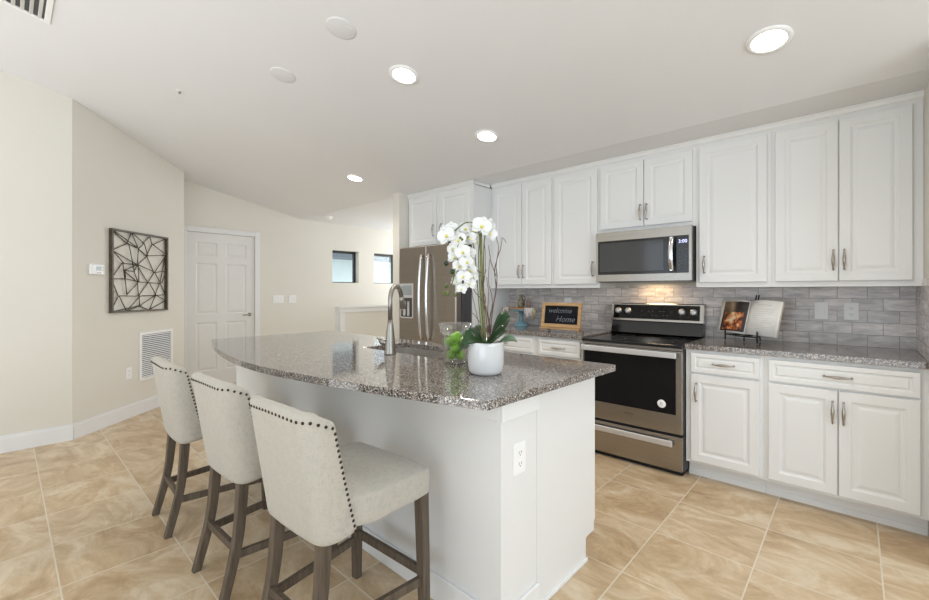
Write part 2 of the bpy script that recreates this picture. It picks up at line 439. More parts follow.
struct('wall_kitchen', box(-3.97, 0.405, W, W+0.12, 0, ZK+.03), 'wall')
struct('wall_stub', box(-3.97, -3.85, 3.075, W, 0, ZK+.02), 'wall')
struct('wall_right', box(0.285, 0.405, 2.9, W, 0, ZK+.08), 'wall')
struct('wall_side', boxes([(0.405, 3.6, 2.9, 3.02, 0, 2.49)]), 'wall')
struct('wall_east', boxes([(3.6, 3.72, -4.3, -2.2, 0, 3.45), (3.6, 3.72, 2.2, 3.02, 0, 2.6), (3.6, 3.72, -2.2, 2.2, 0, 0.4), (3.6, 3.72, -2.2, 2.2, 2.45, 2.62)]), 'wall')
struct('wall_rear', boxes([(-5.12, -4.0, -4.3, -4.18, 0, 3.85), (2.0, 3.72, -4.3, -4.18, 0, 3.85), (-4.0, 2.0, -4.3, -4.18, 2.6, 3.85)]), 'wall')
# the patio door frame and side window frame behind the camera
struct('door_2', boxes([(-4.0, -3.93, -4.27, -4.2, 0, 2.6), (1.93, 2.0, -4.27, -4.2, 0, 2.6), (-2.04, -1.96, -4.27, -4.2, 0, 2.6), (-0.04, 0.04, -4.27, -4.2, 0, 2.6), (-3.93, 1.93, -4.27, -4.2, 2.5, 2.6), (-3.93, 1.93, -4.27, -4.2, 0, 0.06)]), 'trim')
struct('window_3', boxes([(3.62, 3.68, -2.2, -2.14, 0.4, 2.45), (3.62, 3.68, 2.14, 2.2, 0.4, 2.45), (3.62, 3.68, -0.03, 0.03, 0.4, 2.45), (3.62, 3.68, -2.14, 2.14, 0.4, 0.46), (3.62, 3.68, -2.14, 2.14, 2.39, 2.45)]), 'trim')

# tile backsplash and stone side splash
struct('trim_1', box(-2.845, 0.283, W-0.008, W-0.0005, 0.90, 1.335), 'splash')
struct('trim_2', box(0.277, 0.2845, 3.14, W-0.009, 0.926, 1.355), 'splash_y')

# baseboards
def board_run(p0, p1, th, side, h=0.135):
    bm = wall_run(p0, p1, th, side, 0.0, h-0.02)
    b2 = wall_run(p0, p1, th*0.55, side, h-0.02, h)
    me = bpy.data.meshes.new('t'); b2.to_mesh(me); b2.free(); bm.from_mesh(me); bpy.data.meshes.remove(me)
    return bm
struct('baseboard_left', board_run((-4.9995, -4.18), (-4.9995, 0.405), 0.016, -1), 'trim')
struct('baseboard_angled', board_run(A0, (B1[0], B1[1]), 0.016, -1), 'trim')
struct('baseboard_back', board_run((XC, 2.53), (XC, 6.0), 0.016, -1), 'trim')

# six panel door in the back wall
def rings_panel(bm, a0, a1, b0, b1, prof, put, mat=0):
    """nested rectangles: prof = [(inset, depth)...]; put(a, b, depth) -> point; closes with a cap"""
    prev = None
    for ins, dp in prof:
        r = [bm.verts.new(put(a, b, dp)) for a, b in ((a0+ins, b0+ins), (a1-ins, b0+ins), (a1-ins, b1-ins), (a0+ins, b1-ins))]
        if prev:
            for k in range(4): f = bm.faces.new((prev[k], prev[(k+1)%4], r[(k+1)%4], r[k])); f.material_index = mat
        prev = r
    f = bm.faces.new(prev); f.material_index = mat
d1 = struct('door_1', boxes([(XC-0.05, XC-0.012, DY0+0.003, DY1-0.003, 0.008, DZ-0.003)]), 'door')
bm = bmesh.new()
fx = XC-0.012
def put_door(a, b, d): return Vector((fx - d, a, b))
# stiles and rails as raised strips around six recessed, raised-field panels
ya = [DY0+0.003, DY0+0.11, DY0+0.365, DY0+0.47, DY1-0.11, DY1-0.003]
zb_ = [0.008, 0.22, 0.87, 0.98, 1.66, 1.75, 1.94, DZ-0.003]
for i in range(5):
    for j in range(7):
        if i in (1, 3) and j in (1, 3, 5):
            rings_panel(bm, ya[i], ya[i+1], zb_[j], zb_[j+1], [(0, -0.010), (0.012, -0.001), (0.022, -0.001), (0.045, -0.007)], put_door)
        else:
            vs = [bm.verts.new(put_door(a, b, -0.010)) for a, b in ((ya[i], zb_[j]), (ya[i+1], zb_[j]), (ya[i+1], zb_[j+1]), (ya[i], zb_[j+1]))]
            bm.faces.new(vs)
bmesh.ops.remove_doubles(bm, verts=bm.verts, dist=1e-5)
obj('door_panel', bm, 'door', d1)
bm = tube([(XC-0.002, DY1-0.065, 0.955), (XC+0.022, DY1-0.065, 0.955), (XC+0.045, DY1-0.065, 0.955), (XC+0.05, DY1-0.08, 0.955), (XC+0.05, DY1-0.175, 0.95)], [0.026, 0.012, 0.010, 0.010, 0.008], 12)
obj('door_handle', bm, 'nickel', d1, label='brushed nickel lever handle')
struct('trim_3', boxes([(XC, XC+0.018, DY0-0.07, DY0, 0, DZ+0.07), (XC, XC+0.018, DY1, DY1+0.07, 0, DZ+0.07), (XC, XC+0.018, DY0, DY1, DZ, DZ+0.07)]), 'trim', bevel=0.006)

# two small windows with dark frames, deep white reveals
for k, (y0, y1) in enumerate(((3.69, 4.20), (4.52, 5.05))):
    wd = struct('window_%d' % (k+1), boxes([(XC-0.15, XC-0.10, y0, y0+0.035, WZ0, WZ1), (XC-0.15, XC-0.10, y1-0.035, y1, WZ0, WZ1), (XC-0.15, XC-0.10, y0+0.035, y1-0.035, WZ1-0.04, WZ1), (XC-0.15, XC-0.10, y0+0.035, y1-0.035, WZ0, WZ0+0.015)]), 'bronze')
    obj('window_pane', box(XC-0.128, XC-0.122, y0+0.03, y1-0.03, WZ0+0.01, WZ1-0.03), 'pane', wd)

# the neighbouring house seen through the small windows
nb = thing('neighbour_house', 'pale stucco house wall with grey eaves seen through the small windows', 'house', (-9.6, 6.0, 0))
obj('wall', box(-10.0, -9.6, 2.0, 14.0, -0.5, 2.62), 'stucco', nb)
obj('roof', boxes([(-9.6, -8.9, 2.0, 14.0, 2.09, 2.5), (-10.0, -9.6, 2.0, 14.0, 2.6205, 3.2)]), 'soffit', nb, label='dark grey eaves')

# stair guard wall with white cap
struct('wall_stair', box(-5.35, -5.24, 3.15, 5.9, 0, 1.02), 'wall')
struct('trim_4', boxes([(-5.37, -5.22, 3.13, 5.92, 1.045, 1.075), (-5.362, -5.228, 3.138, 5.91, 0.985, 1.045)]), 'trim', bevel=0.008)
struct('trim_5', boxes([(-5.358, -5.232, 3.142, 3.15, 0, 0.985), (-5.2398, -5.230, 3.142, 3.22, 0, 0.985)]), 'trim')

# ------------------------------------------------------------------ cabinets
YD_B = 3.20   # front of the base doors
YD_U = 3.48   # front of the wall doors
def front(x0, x1, z0, z1, y, kind='door', th=0.02):
    bm = bmesh.new()
    put = lambda a, b, d: Vector((a, y + d, b))
    if kind == 'door':
        prof = [(0, th), (0, 0.003), (0.003, 0), (0.052, 0), (0.055, 0.004), (0.060, 0.0055), (0.063, 0.0075), (0.074, 0.0075), (0.080, 0.005), (0.092, 0.003), (0.094, 0.003)]
    else:
        prof = [(0, th), (0, 0.003), (0.003, 0), (0.026, 0), (0.029, 0.004), (0.032, 0.0075), (0.038, 0.0075), (0.046, 0.003), (0.048, 0.003)]
    rings_panel(bm, x0, x1, z0, z1, prof, put)
    vs = [bm.verts.new(put(a, b, th)) for a, b in ((x0, z0), (x1, z0), (x1, z1), (x0, z1))]
    bm.faces.new(vs)
    bmesh.ops.remove_doubles(bm, verts=bm.verts, dist=1e-6)
    return bm
def handle_bm(cx, cz, y, vertical=True, L=0.128):
    bm = bmesh.new()
    n = 13; pts = []; rad = []
    for i in range(n):
        t = i/(n-1); s = (t-0.5)*L
        bow = 0.020 + 0.010*math.sin(PI*t)
        pts.append((cx, y-bow, cz+s) if vertical else (cx+s, y-bow, cz))
        rad.append(0.0035 + 0.0050*math.sin(PI*t)**2)
    tube_to(bm, pts, rad, 10)
    for s in (-0.46, 0.46):
        e = (cx, y-0.021, cz+s*L) if vertical else (cx+s*L, y-0.021, cz)
        tube_to(bm, [(e[0], y+0.0005, e[2]), (e[0], y-0.006, e[2]), e], [0.0065, 0.0045, 0.0045], 10)
    return bm
def add_front(kind, x0, x1, z0, z1, y, parent, hx, hz, vert):
    d = obj(kind, front(x0, x1, z0, z1, y, kind), 'cab', parent)
    obj('handle', handle_bm(hx, hz, y, vert), 'nickel', d, label='brushed nickel spindle pull')
def base_cabinet(x0, x1, label, doors, drawer):
    c = thing('base_cabinet', label, 'cabinet', ((x0+x1)/2, 3.52, 0), group='base cabinets')
    obj('body', boxes([(x0+.0005, x1-.0005, YD_B+0.02, W-0.01, 0.11, 0.889)]), 'cab', c)
    obj('toe_kick', boxes([(x0+.0005, x1-.0005, YD_B+0.10, W-0.01, 0, 0.1095), (x0+.0005, x1-.0005, YD_B+0.092, YD_B+0.10, 0, 0.035)]), 'cab', c)
    add_front('drawer', drawer[0], drawer[1], 0.735, 0.868, YD_B, c, (drawer[0]+drawer[1])/2, 0.802, False)
    for a, b, hx in doors: add_front('door', a, b, 0.128, 0.722, YD_B, c, hx, 0.60, True)
    return c
base_cabinet(-2.836, -2.085, 'white base cabinet beside the fridge, under the blue cake stand', [(-2.80, -2.47, -2.490), (-2.465, -2.125, -2.445)], (-2.80, -2.125))
base_cabinet(-2.085, -1.628, 'white base cabinet left of the range, under the chalkboard sign', [(-2.10+.04, -1.66, -2.02)], (-2.06, -1.66))
base_cabinet(-0.866, -0.418, 'narrow white base cabinet just right of the range, one drawer over one door', [(-0.832, -0.440, -0.797)], (-0.832, -0.440))
base_cabinet(-0.418, 0.284, 'wide white base cabinet at the right wall, one long drawer over two doors', [(-0.394, -0.073, -0.094), (-0.068, 0.250, -0.047)], (-0.394, 0.250))

def wall_cabinet(x0, x1, z0, label, doors, ztop=2.375, yd=YD_U, hz=None, grp='wall cabinets', yb=W-0.0005):
    c = thing('wall_cabinet', label, 'cabinet', ((x0+x1)/2, W-0.15, z0), group=grp)
    obj('body', boxes([(x0+.0005, x1-.0005, yd+0.02, yb, z0, ztop)]), 'cab', c)
    for a, b, hx in doors: add_front('door', a, b, z0+0.034, 2.347, yd, c, hx, hz if hz else z0+0.165, True)
    return c
ZU = 1.318
wall_cabinet(-2.838, -2.085, ZU, 'tall white wall cabinet with two narrow doors, next to the fridge', [(-2.79, -2.438, -2.462), (-2.432, -2.105, -2.409)])
wall_cabinet(-2.085, -1.628, ZU, 'tall single-door white wall cabinet left of the microwave, above the chalkboard', [(-2.066, -1.646, -1.682)])
wall_cabinet(-1.628, -0.872, 1.779, 'short two-door white wall cabinet directly above the microwave', [(-1.617, -1.252, -1.274), (-1.246, -0.895, -1.224)], hz=1.925)
wall_cabinet(-0.872, -0.414, ZU, 'tall single-door white wall cabinet right of the microwave, above the cookbook', [(-0.848, -0.436, -0.812)])
wall_cabinet(-0.414, 0.284, ZU, 'widest tall white wall cabinet, two doors, against the right wall', [(-0.392, -0.0765, -0.099), (-0.0715, 0.241, -0.048)])
wall_cabinet(-3.849, -2.862, 1.765, 'deep white two-door cabinet above the fridge', [(-3.83, -3.375, -3.405), (-3.31, -2.895, -3.28)], yd=3.20, hz=1.955)
tag(obj('fridge_side_panel', box(-2.8615, -2.839, 3.215, W-0.0005, 0, 2.372), 'cab'), 'tall plain white end panel standing between the fridge and the kitchen counter', 'panel')

# cornice along the ceiling
def cornice(x0, x1, y, z, flip=False):
    prof = [(0.016, z-0.042), (0.010, z-0.036), (0.0, z-0.030), (-0.008, z-0.012), (-0.016, z-0.008), (-0.016, z-0.0005), (0.016, z-0.0005)]
    bm = bmesh.new(); rings = [[bm.verts.new((x, y+a, b)) for a, b in prof] for x in (x0, x1)]
    n = len(prof)
    for k in range(n): bm.faces.new((rings[0][k], rings[0][(k+1)%n], rings[1][(k+1)%n], rings[1][k]))
    bm.faces.new(rings[0]); bm.faces.new(rings[1][::-1]); return bm
struct('trim_6', cornice(-2.822, 0.2845, YD_U+0.004, ZK), 'trim')
struct('trim_7', cornice(-3.8495, -2.822, YD_U-0.276, ZK), 'trim')
bm = bmesh.new(); quad_box(bm, -2.8385, -2.822, 3.205, 3.468, ZK-0.036, ZK-0.001)
struct('trim_8', bm, 'trim', bevel=0.006)

# worktops
def slab(name, pts, z0, z1, label):
    o = obj(name, poly_prism(pts, z0, z1), 'granite', bevel=0.002, seg=2); tag(o, label, 'countertop'); return o
slab('granite_worktop', [(-0.868, 3.19), (0.2765, 3.19), (0.2765, W-0.0085), (-0.868, W-0.0085)], 0.8895, 0.925, 'speckled grey-brown granite worktop right of the range, under the cookbook')
slab('granite_worktop', [(-2.838, 3.19), (-1.626, 3.19), (-1.626, W-0.0085), (-2.838, W-0.0085)], 0.8895, 0.925, 'speckled grey-brown granite worktop left of the range, carrying cake stand and chalkboard')

# ------------------------------------------------------------------ island
IX0, IX1 = -3.55, -0.95
isl = thing('kitchen_island', 'large white kitchen island base under a curved granite top', 'island', (-2.25, 1.6, 0))
obj('seating_wall', box(IX0, IX1, 1.227, 1.46, 0, 0.8875), 'cab', isl)
def cab_profile():
    pts = [(1.46, 0), (1.888, 0), (1.888, 0.105), (1.983, 0.145), (1.983, 0.8875), (1.46, 0.8875)]
    bm = bmesh.new(); sink = None
    a = [bm.verts.new((IX0+.02, y, z)) for y, z in pts]; b = [bm.verts.new((IX1-0.003, y, z)) for y, z in pts]
    bm.faces.new(a); bm.faces.new(b)
    for i in range(6): bm.faces.new((a[i], a[(i+1)%6], b[(i+1)%6], b[i]))
    return bm
# cabinet run, kept open where the basin hangs
bm = bmesh.new()
for (xa, xb, top) in ((IX0+.02, -2.46, 0.8875), (-2.46, -1.56, 0.66), (-1.56, IX1-0.003, 0.8875)):
    quad_box(bm, xa, xb, 1.461, 1.888, 0, 0.1045); quad_box(bm, xa, xb, 1.461, 1.983, 0.105, top)
quad_box(bm, -2.46, -1.56, 1.965, 1.983, 0.66, 0.8875)
obj('cabinet_run', bm, 'cab', isl)
pts = [(1.4605, 0.0), (1.888, 0.0), (1.888, 0.105), (1.94, 0.125), (1.9835, 0.165), (1.9835, 0.8875), (1.4605, 0.8875)]
bm = bmesh.new()
a = [bm.verts.new((IX1-0.003, y, z)) for y, z in pts]; b = [bm.verts.new((IX1+0.0015, y, z)) for y, z in pts]
bm.faces.new(a); bm.faces.new(b)
for i in range(len(pts)): bm.faces.new((a[i], a[(i+1)%len(pts)], b[(i+1)%len(pts)], b[i]))
obj('end_panel', bm, 'cab', isl)
obj('apron_trim', boxes([(IX1, IX1+0.016, 1.219, 1.458, 0.812, 0.8875), (IX0, IX1, 1.219, 1.227, 0.812, 0.8875)]), 'trim', isl, bevel=0.003)
obj('base_trim', boxes([(IX1, IX1+0.014, 1.213, 1.466, 0, 0.11), (IX0, IX1, 1.213, 1.227, 0, 0.11), (IX1, IX1+0.012, 1.466, 1.892, 0, 0.018)]), 'trim', isl, bevel=0.004)
arc = [(-3.62, 1.075), (-3.20, 0.965), (-2.75, 0.885), (-2.38, 0.852), (-2.05, 0.862), (-1.75, 0.905), (-1.45, 0.960), (-1.15, 1.030), (-0.905, 1.095)]
def crom(P, n=8):
    out = []
    Q = [P[0]] + P + [P[-1]]
    for i in range(1, len(Q)-2):
        for k in range(n):
            t = k/n; p0, p1, p2, p3 = Q[i-1], Q[i], Q[i+1], Q[i+2]
            out.append(tuple(0.5*((2*p1[j]) + (-p0[j]+p2[j])*t + (2*p0[j]-5*p1[j]+4*p2[j]-p3[j])*t*t + (-p0[j]+3*p1[j]-3*p2[j]+p3[j])*t**3) for j in range(len(p1))))
    out.append(tuple(P[-1])); return out
ac = crom(arc)
SX0, SX1, SY0, SY1, SD = -2.375, -1.60, 1.60, 1.955, -1.86
ISZ0, ISZ1 = 0.888, 0.920
# curved slab with a cut-out for the basin: outer loop, inner loop bridged through triangulation
outer = [(x, y) for x, y in ac] + [(-0.885, 2.08), (-3.62, 2.08)]
inner = [(SX0, SY0), (SX1, SY0), (SX1, SY1), (SX0, SY1)]
def inset(loop, d):
    # moves every edge of a counter-clockwise loop inward by d
    n = len(loop); out = []
    for i in range(n):
        a, b, c = Vector(loop[i-1]), Vector(loop[i]), Vector(loop[(i+1) % n])
        e1 = (b-a).normalized(); e2 = (c-b).normalized()
        n1 = Vector((-e1.y, e1.x)); n2 = Vector((-e2.y, e2.x)); m = n1+n2
        out.append(tuple(b + m*(d/max(0.25, m.dot(n1)))))
    return out
def edge_slab(outer, inner, z0, z1, b=0.002):
    bm = bmesh.new()
    def ring(loop, z): return [bm.verts.new((x, y, z)) for x, y in loop]
    def strip(r1, r2, smooth=False):
        for i in range(len(r1)):
            f = bm.faces.new((r1[i], r1[(i+1) % len(r1)], r2[(i+1) % len(r1)], r2[i])); f.smooth = smooth
    prof = [(b, z0), (b*0.3, z0+b*0.3), (0, z0+b), (0, z1-b), (b*0.3, z1-b*0.3), (b, z1)]
    rs = [ring(inset(outer, d), z) for d, z in prof]
    for a, c in zip(rs, rs[1:]): strip(a, c)
    ri = [ring(inset(inner, -d), z) for d, z in ((b, z0), (0, z0+b), (0, z1-b), (b, z1))]
    for a, c in zip(ri, ri[1:]): strip(a, c)
    for k in (0, -1):
        vv = rs[k] + ri[k]
        loops = [[v.co.copy() for v in rs[k]], [v.co.copy() for v in reversed(ri[k])]]
        order = rs[k] + list(reversed(ri[k]))
        for t in tessellate_polygon(loops):
            try: bm.faces.new([order[m] for m in t])
            except ValueError: pass
    return bm
top = obj('island_countertop', edge_slab(outer, inner, ISZ0, ISZ1), 'granite')
tag(top, 'large curved speckled granite countertop of the island, with the sink cut in', 'countertop')

# sink: two steel bowls hung under the cut-out
sk = thing('kitchen_sink', 'undermount stainless double sink set in the island countertop', 'sink', ((SX0+SX1)/2, (SY0+SY1)/2, 0.70))
def bowl(x0, x1, y0, y1, z1, z0):
    bm = bmesh.new(); put = lambda a, b, d: Vector((a, b, z1-d))
    D = z1-z0
    rings_panel(bm, x0, x1, y0, y1, [(0, 0), (0.004, D*0.8), (0.02, D*0.95), (0.05, D)], put)
    return bm
def bowl_obj(name, x0, x1, z1, z0):
    o = obj(name, bowl(x0, x1, SY0-0.004, SY1+0.004, z1, z0), 'stainless_d', sk)
    s = o.modifiers.new('thick', 'SOLIDIFY'); s.thickness = 0.003; s.offset = 1
    return o
bowl_obj('bowl', SX0-0.004, SD-0.012, 0.8865, 0.70)
bowl_obj('bowl', SD+0.012, SX1+0.004, 0.8865, 0.72)
obj('divider', box(SD-0.011, SD+0.011, SY0-0.002, SY1+0.002, 0.845, 0.872), 'stainless_d', sk, bevel=0.006, seg=3)
for bx, bz in (((SX0+SD)/2, 0.7035), ((SX1+SD)/2, 0.7235)):
    obj('drain', lathe([(0.0, 0.004), (0.02, 0.004), (0.042, 0.003), (0.045, 0.0)], 20, (bx, (SY0+SY1)/2, bz)), 'chrome', sk)

# faucet
fc = thing('kitchen_faucet', 'brushed nickel gooseneck faucet standing behind the island sink', 'faucet', (-2.0, 1.53, 0.9202), math.radians(28))
obj('body', lathe([(0, 0), (0.034, 0), (0.034, 0.006), (0.032, 0.02), (0.029, 0.07), (0.024, 0.125), (0.0175, 0.175), (0.015, 0.20), (0, 0.20)], 24), 'fauc', fc, local=True)
pts = [(0, 0, 0.18)]
R_ = 0.082
for k in range(0, 15):
    a = PI - k*PI*0.93/14
    pts.append((0.0, R_ + R_*math.cos(a), 0.317 + R_*math.sin(a)))
obj('spout', tube(pts, [0.0135]*len(pts), 16), 'fauc', fc, local=True)
e = Vector(pts[-1]); dd = (Vector(pts[-1])-Vector(pts[-2])).normalized()
obj('spray_head', tube([e-dd*0.002, e+dd*0.02, e+dd*0.075, e+dd*0.08], [0.0145, 0.0155, 0.0185, 0.0165], 16), 'fauc', fc, local=True)
obj('lever', tube([(-0.018, 0, 0.062), (-0.045, 0.0, 0.070), (-0.062, 0, 0.082)], [0.017, 0.021, 0.017], 14), 'fauc', fc, local=True)
obj('lever_grip', tube([(-0.050, 0, 0.078), (-0.072, -0.004, 0.090), (-0.080, -0.006, 0.096)], [0.010, 0.008, 0.006], 12), 'fauc', fc, local=True)

# ------------------------------------------------------------------ range
rg = thing('electric_range', 'stainless freestanding electric range with black glass cooktop and oven door', 'range', (-1.245, 3.5, 0))
RX0, RX1 = -1.622, -0.872
obj('body', boxes([(RX0, RX1, 3.205, 3.80, 0.03, 0.888)]), 'darkgrey', rg)
obj('cooktop', box(RX0-0.002, RX1+0.002, 3.155, 3.73, 0.889, 0.913), 'black', rg, bevel=0.006, seg=3)
obj('front_lip', box(RX0+0.004, RX1-0.004, 3.168, 3.205, 0.872, 0.8885), 'steel', rg)
od = obj('oven_door', box(RX0+0.004, RX1-0.004, 3.165, 3.2045, 0.292, 0.868), 'steel', rg, bevel=0.004)
obj('oven_window', box(RX0+0.018, RX1-0.045, 3.161, 3.1655, 0.425, 0.832), 'glassblack', od, bevel=0.002, label='black glass oven window')
hb = bmesh.new()
quad_box(hb, RX0+0.012, RX1-0.030, 3.112, 3.128, 0.824, 0.864)
for x in (RX0+0.04, RX1-0.058): quad_box(hb, x-0.012, x+0.012, 3.126, 3.166, 0.835, 0.858)
obj('oven_handle', hb, 'silver', od, bevel=0.005, seg=3)
st = bmesh.new(); lathe_to(st, [(0, 0.0015), (0.027, 0.0015), (0.029, 0)], 28, (-1.01, 3.1605, 0.49), 0, Matrix.Rotation(PI/2, 4, 'X'))
obj('sticker', st, 'plastic', od, label='round white sticker with grey monogram')
dr = obj('drawer', box(RX0+0.004, RX1-0.004, 3.165, 3.2045, 0.035, 0.274), 'steel', rg, bevel=0.004)
hb = bmesh.new(); quad_box(hb, RX0+0.012, RX1-0.060, 3.130, 3.146, 0.205, 0.247)
for x in (RX0+0.04, RX1-0.088): quad_box(hb, x-0.012, x+0.012, 3.144, 3.166, 0.218, 0.242)
obj('drawer_handle', hb, 'silver', dr, bevel=0.005, seg=3)
obj('plinth', box(RX0+0.01, RX1-0.01, 3.20, 3.78, 0.001, 0.0295), 'gap', rg)
obj('seam', box(RX0+0.006, RX1-0.006, 3.185, 3.2045, 0.2745, 0.2915), 'gap', rg)
# control backguard
bm = bmesh.new()
pr = [(3.728, 0.9135), (3.722, 1.03), (3.715, 1.04), (3.735, 1.182), (3.80, 1.182), (3.80, 0.9135)]
def prism_x(pr, x0, x1):
    bm = bmesh.new(); a = [bm.verts.new((x0, y, z)) for y, z in pr]; b = [bm.verts.new((x1, y, z)) for y, z in pr]; n = len(pr)
    bm.faces.new(a); bm.faces.new(b)
    for i in range(n): bm.faces.new((a[i], a[(i+1)%n], b[(i+1)%n], b[i]))
    return bm
bg_ = obj('backguard', prism_x([(3.722, 1.028), (3.716, 1.034), (3.736, 1.178), (3.742, 1.184), (3.80, 1.184), (3.80, 1.028)], RX0+0.002, RX1-0.002), 'steel', rg)
obj('backguard_base', prism_x([(3.728, 0.9135), (3.700, 0.93), (3.728, 1.0275), (3.80, 1.0275), (3.80, 0.9135)], RX0+0.008, RX1-0.008), 'black', rg)
obj('control_panel', prism_x([(3.7165, 1.052), (3.7145, 1.052), (3.7325, 1.170), (3.7355, 1.170)], RX0+0.022, RX1-0.030), 'glassblack', bg_)
kt = Matrix.Rotation(PI/2-0.14, 4, 'X')
for x in (-1.557, -1.470, -1.033, -0.947):
    k_ = bmesh.new(); lathe_to(k_, [(0, 0.024), (0.020, 0.024), (0.0225, 0.020), (0.023, 0.006), (0.027, 0.004), (0.027, 0)], 24, (x, 3.7275, 1.118), 0, kt)
    quad_box(k_, x-0.004, x+0.004, 3.692, 3.702, 1.103, 1.14)
    obj('knob', k_, 'silver', bg_)
# burner rings printed on the glass
for cx, cy, r in ((-1.43, 3.32, 0.10), (-1.06, 3.32, 0.085), (-1.43, 3.57, 0.075), (-1.06, 3.57, 0.095)):
    b_ = bmesh.new(); lathe_to(b_, [(r, 0.0), (r, 0.0006), (r-0.004, 0.0006), (r-0.004, 0)], 40, (cx, cy, 0.913)); obj('burner_ring', b_, 'darkgrey', rg)

def text_mesh(body, size, mtx, extrude=0.0004, shear=0.0, align='CENTER'):
    cu = bpy.data.curves.new('txt', 'FONT'); cu.body = body; cu.size = size; cu.extrude = extrude; cu.shear = shear; cu.align_x = align; cu.align_y = 'CENTER'
    cu.resolution_u = 3
    o = bpy.data.objects.new('txt', cu); COL.objects.link(o)
    bpy.context.view_layer.update()
    dg = bpy.context.evaluated_depsgraph_get(); me = bpy.data.meshes.new_from_object(o.evaluated_get(dg))
    bpy.data.objects.remove(o); bm = bmesh.new(); bm.from_mesh(me); bpy.data.meshes.remove(me)
    bm.transform(mtx); return bm
FR = Matrix.Rotation(PI/2, 4, 'X')   # text standing up, facing -Y
obj('lettering', text_mesh('Whirlpool', 0.016, Matrix.Translation((-1.245, 3.1645, 0.375)) @ FR), 'slot', od, label='small dark brand lettering', recalc=False)
obj('monogram', text_mesh('R', 0.034, Matrix.Translation((-1.01, 3.1585, 0.49)) @ FR), 'print', od, recalc=False)
for i in range(9):
    for j in range(2):
        if (i+j) % 3 != 2:
            obj('control_mark', box(-1.36+i*0.03, -1.345+i*0.03, 3.7185+j*0.005, 3.7195+j*0.005, 1.082+j*0.034, 1.087+j*0.034), 'marks', bg_)

# ------------------------------------------------------------------ microwave
mw = thing('microwave_oven', 'stainless over-the-range microwave with black glass door hung under a wall cabinet', 'microwave', (-1.25, 3.6, 1.365))
MX0, MX1, MY = -1.620, -0.880, 3.41
obj('body', box(MX0+0.002, MX1-0.002, MY+0.028, W-0.0085, 1.368, 1.776), 'darkgrey', mw)
fr = bmesh.new()
quad_box(fr, MX0, MX1, MY, MY+0.0275, 1.705, 1.777); quad_box(fr, MX0, MX1, MY, MY+0.0275, 1.369, 1.425)
quad_box(fr, MX0, MX0+0.018, MY, MY+0.0275, 1.4255, 1.7045); quad_box(fr, MX1-0.018, MX1, MY, MY+0.0275, 1.4255, 1.7045)
obj('front_frame', fr, 'steel', mw)
dmw = obj('door', box(MX0+0.0185, -0.990, MY+0.001, MY+0.0275, 1.4255, 1.7045), 'black', mw, label='black glass microwave door')
obj('door_window', box(MX0+0.035, -1.075, MY-0.001, MY+0.001, 1.45, 1.685), 'mwglass', dmw)
hb = bmesh.new(); rr = []; n = 14
for i in range(n):
    t = i/(n-1); yy = MY-0.016-0.030*math.sin(PI*t); zz = 1.438+0.258*t
    rr.append([hb.verts.new(q_) for q_ in ((-1.033, yy+0.010, zz), (-1.031, yy+0.002, zz), (-1.020, yy-0.002, zz), (-1.008, yy-0.002, zz), (-0.999, yy+0.002, zz), (-0.997, yy+0.010, zz))])
for i in range(n-1):
    for k in range(6): f = hb.faces.new((rr[i][k], rr[i][(k+1)%6], rr[i+1][(k+1)%6], rr[i+1][k])); f.smooth = True
hb.faces.new(rr[0]); hb.faces.new(rr[-1])
for z in (1.452, 1.687): quad_box(hb, -1.024, -1.006, MY-0.022, MY+0.001, z-0.009, z+0.009)
obj('handle', hb, 'chrome', dmw)
cp = obj('control_panel', box(-0.984, MX1-0.0185, MY+0.001, MY+0.0275, 1.4255, 1.7045), 'black', mw)
obj('display', text_mesh('3:00', 0.036, Matrix.Translation((-0.940, MY+0.0002, 1.660)) @ FR), 'digits', cp, label='blue lit clock digits', recalc=False)
for i in range(3):
    for j in range(6): obj('button', box(-0.967+i*0.022, -0.957+i*0.022, MY, MY+0.0012, 1.455+j*0.028, 1.462+j*0.028), 'marks', cp)
obj('underside', box(MX0+0.01, MX1-0.01, MY+0.03, W-0.02, 1.362, 1.3675), 'black', mw)
L_ = bpy.data.lights.new('cooktop_lamp', 'AREA'); L_.shape = 'RECTANGLE'; L_.size = 0.22; L_.size_y = 0.05; L_.energy = 0.8; L_.color = (1.0, 0.70, 0.38)
lo = bpy.data.objects.new('cooktop_lamp', L_); COL.objects.link(lo); lo.parent = mw; lo.location = (0.0, 0.12, -0.010)

# ------------------------------------------------------------------ fridge
fg = thing('refrigerator', 'slate-coloured french door refrigerator with ice dispenser, left end of the cabinets', 'refrigerator', (-3.31, 3.4, 0))
obj('body', box(-3.732, -2.868, 3.075, 3.80, 0.02, 1.747), 'darkgrey', fg, bevel=0.006)
FY = 2.985
ld = obj('left_door', box(-3.738, -3.297, FY, 3.068, 0.66, 1.764), 'fridge', fg, bevel=0.014, seg=4)
rd = obj('right_door', box(-3.291, -2.865, FY, 3.068, 0.66, 1.764), 'fridge', fg, bevel=0.014, seg=4)
fz = obj('freezer_drawer', box(-3.738, -2.865, FY, 3.068, 0.06, 0.652), 'fridge', fg, bevel=0.014, seg=4)
obj('drawer_handle', tube([(-3.70, FY+0.002, 0.58), (-3.70, FY-0.05, 0.58), (-2.94, FY-0.05, 0.58), (-2.94, FY+0.002, 0.58)], 0.012, 12), 'chrome', fz)
for nm, x, par in (('h', -3.345, ld), ('h', -3.233, rd)):
    n = 16; pts = [(x, FY+0.002, 0.79)] + [(x, FY-0.028-0.030*math.sin(PI*i/(n-1)), 0.79+0.87*i/(n-1)) for i in range(n)] + [(x, FY+0.002, 1.66)]
    obj('handle', tube(pts, [0.012]+[0.0145]*n+[0.012], 14), 'chrome', par)
dp = bmesh.new()
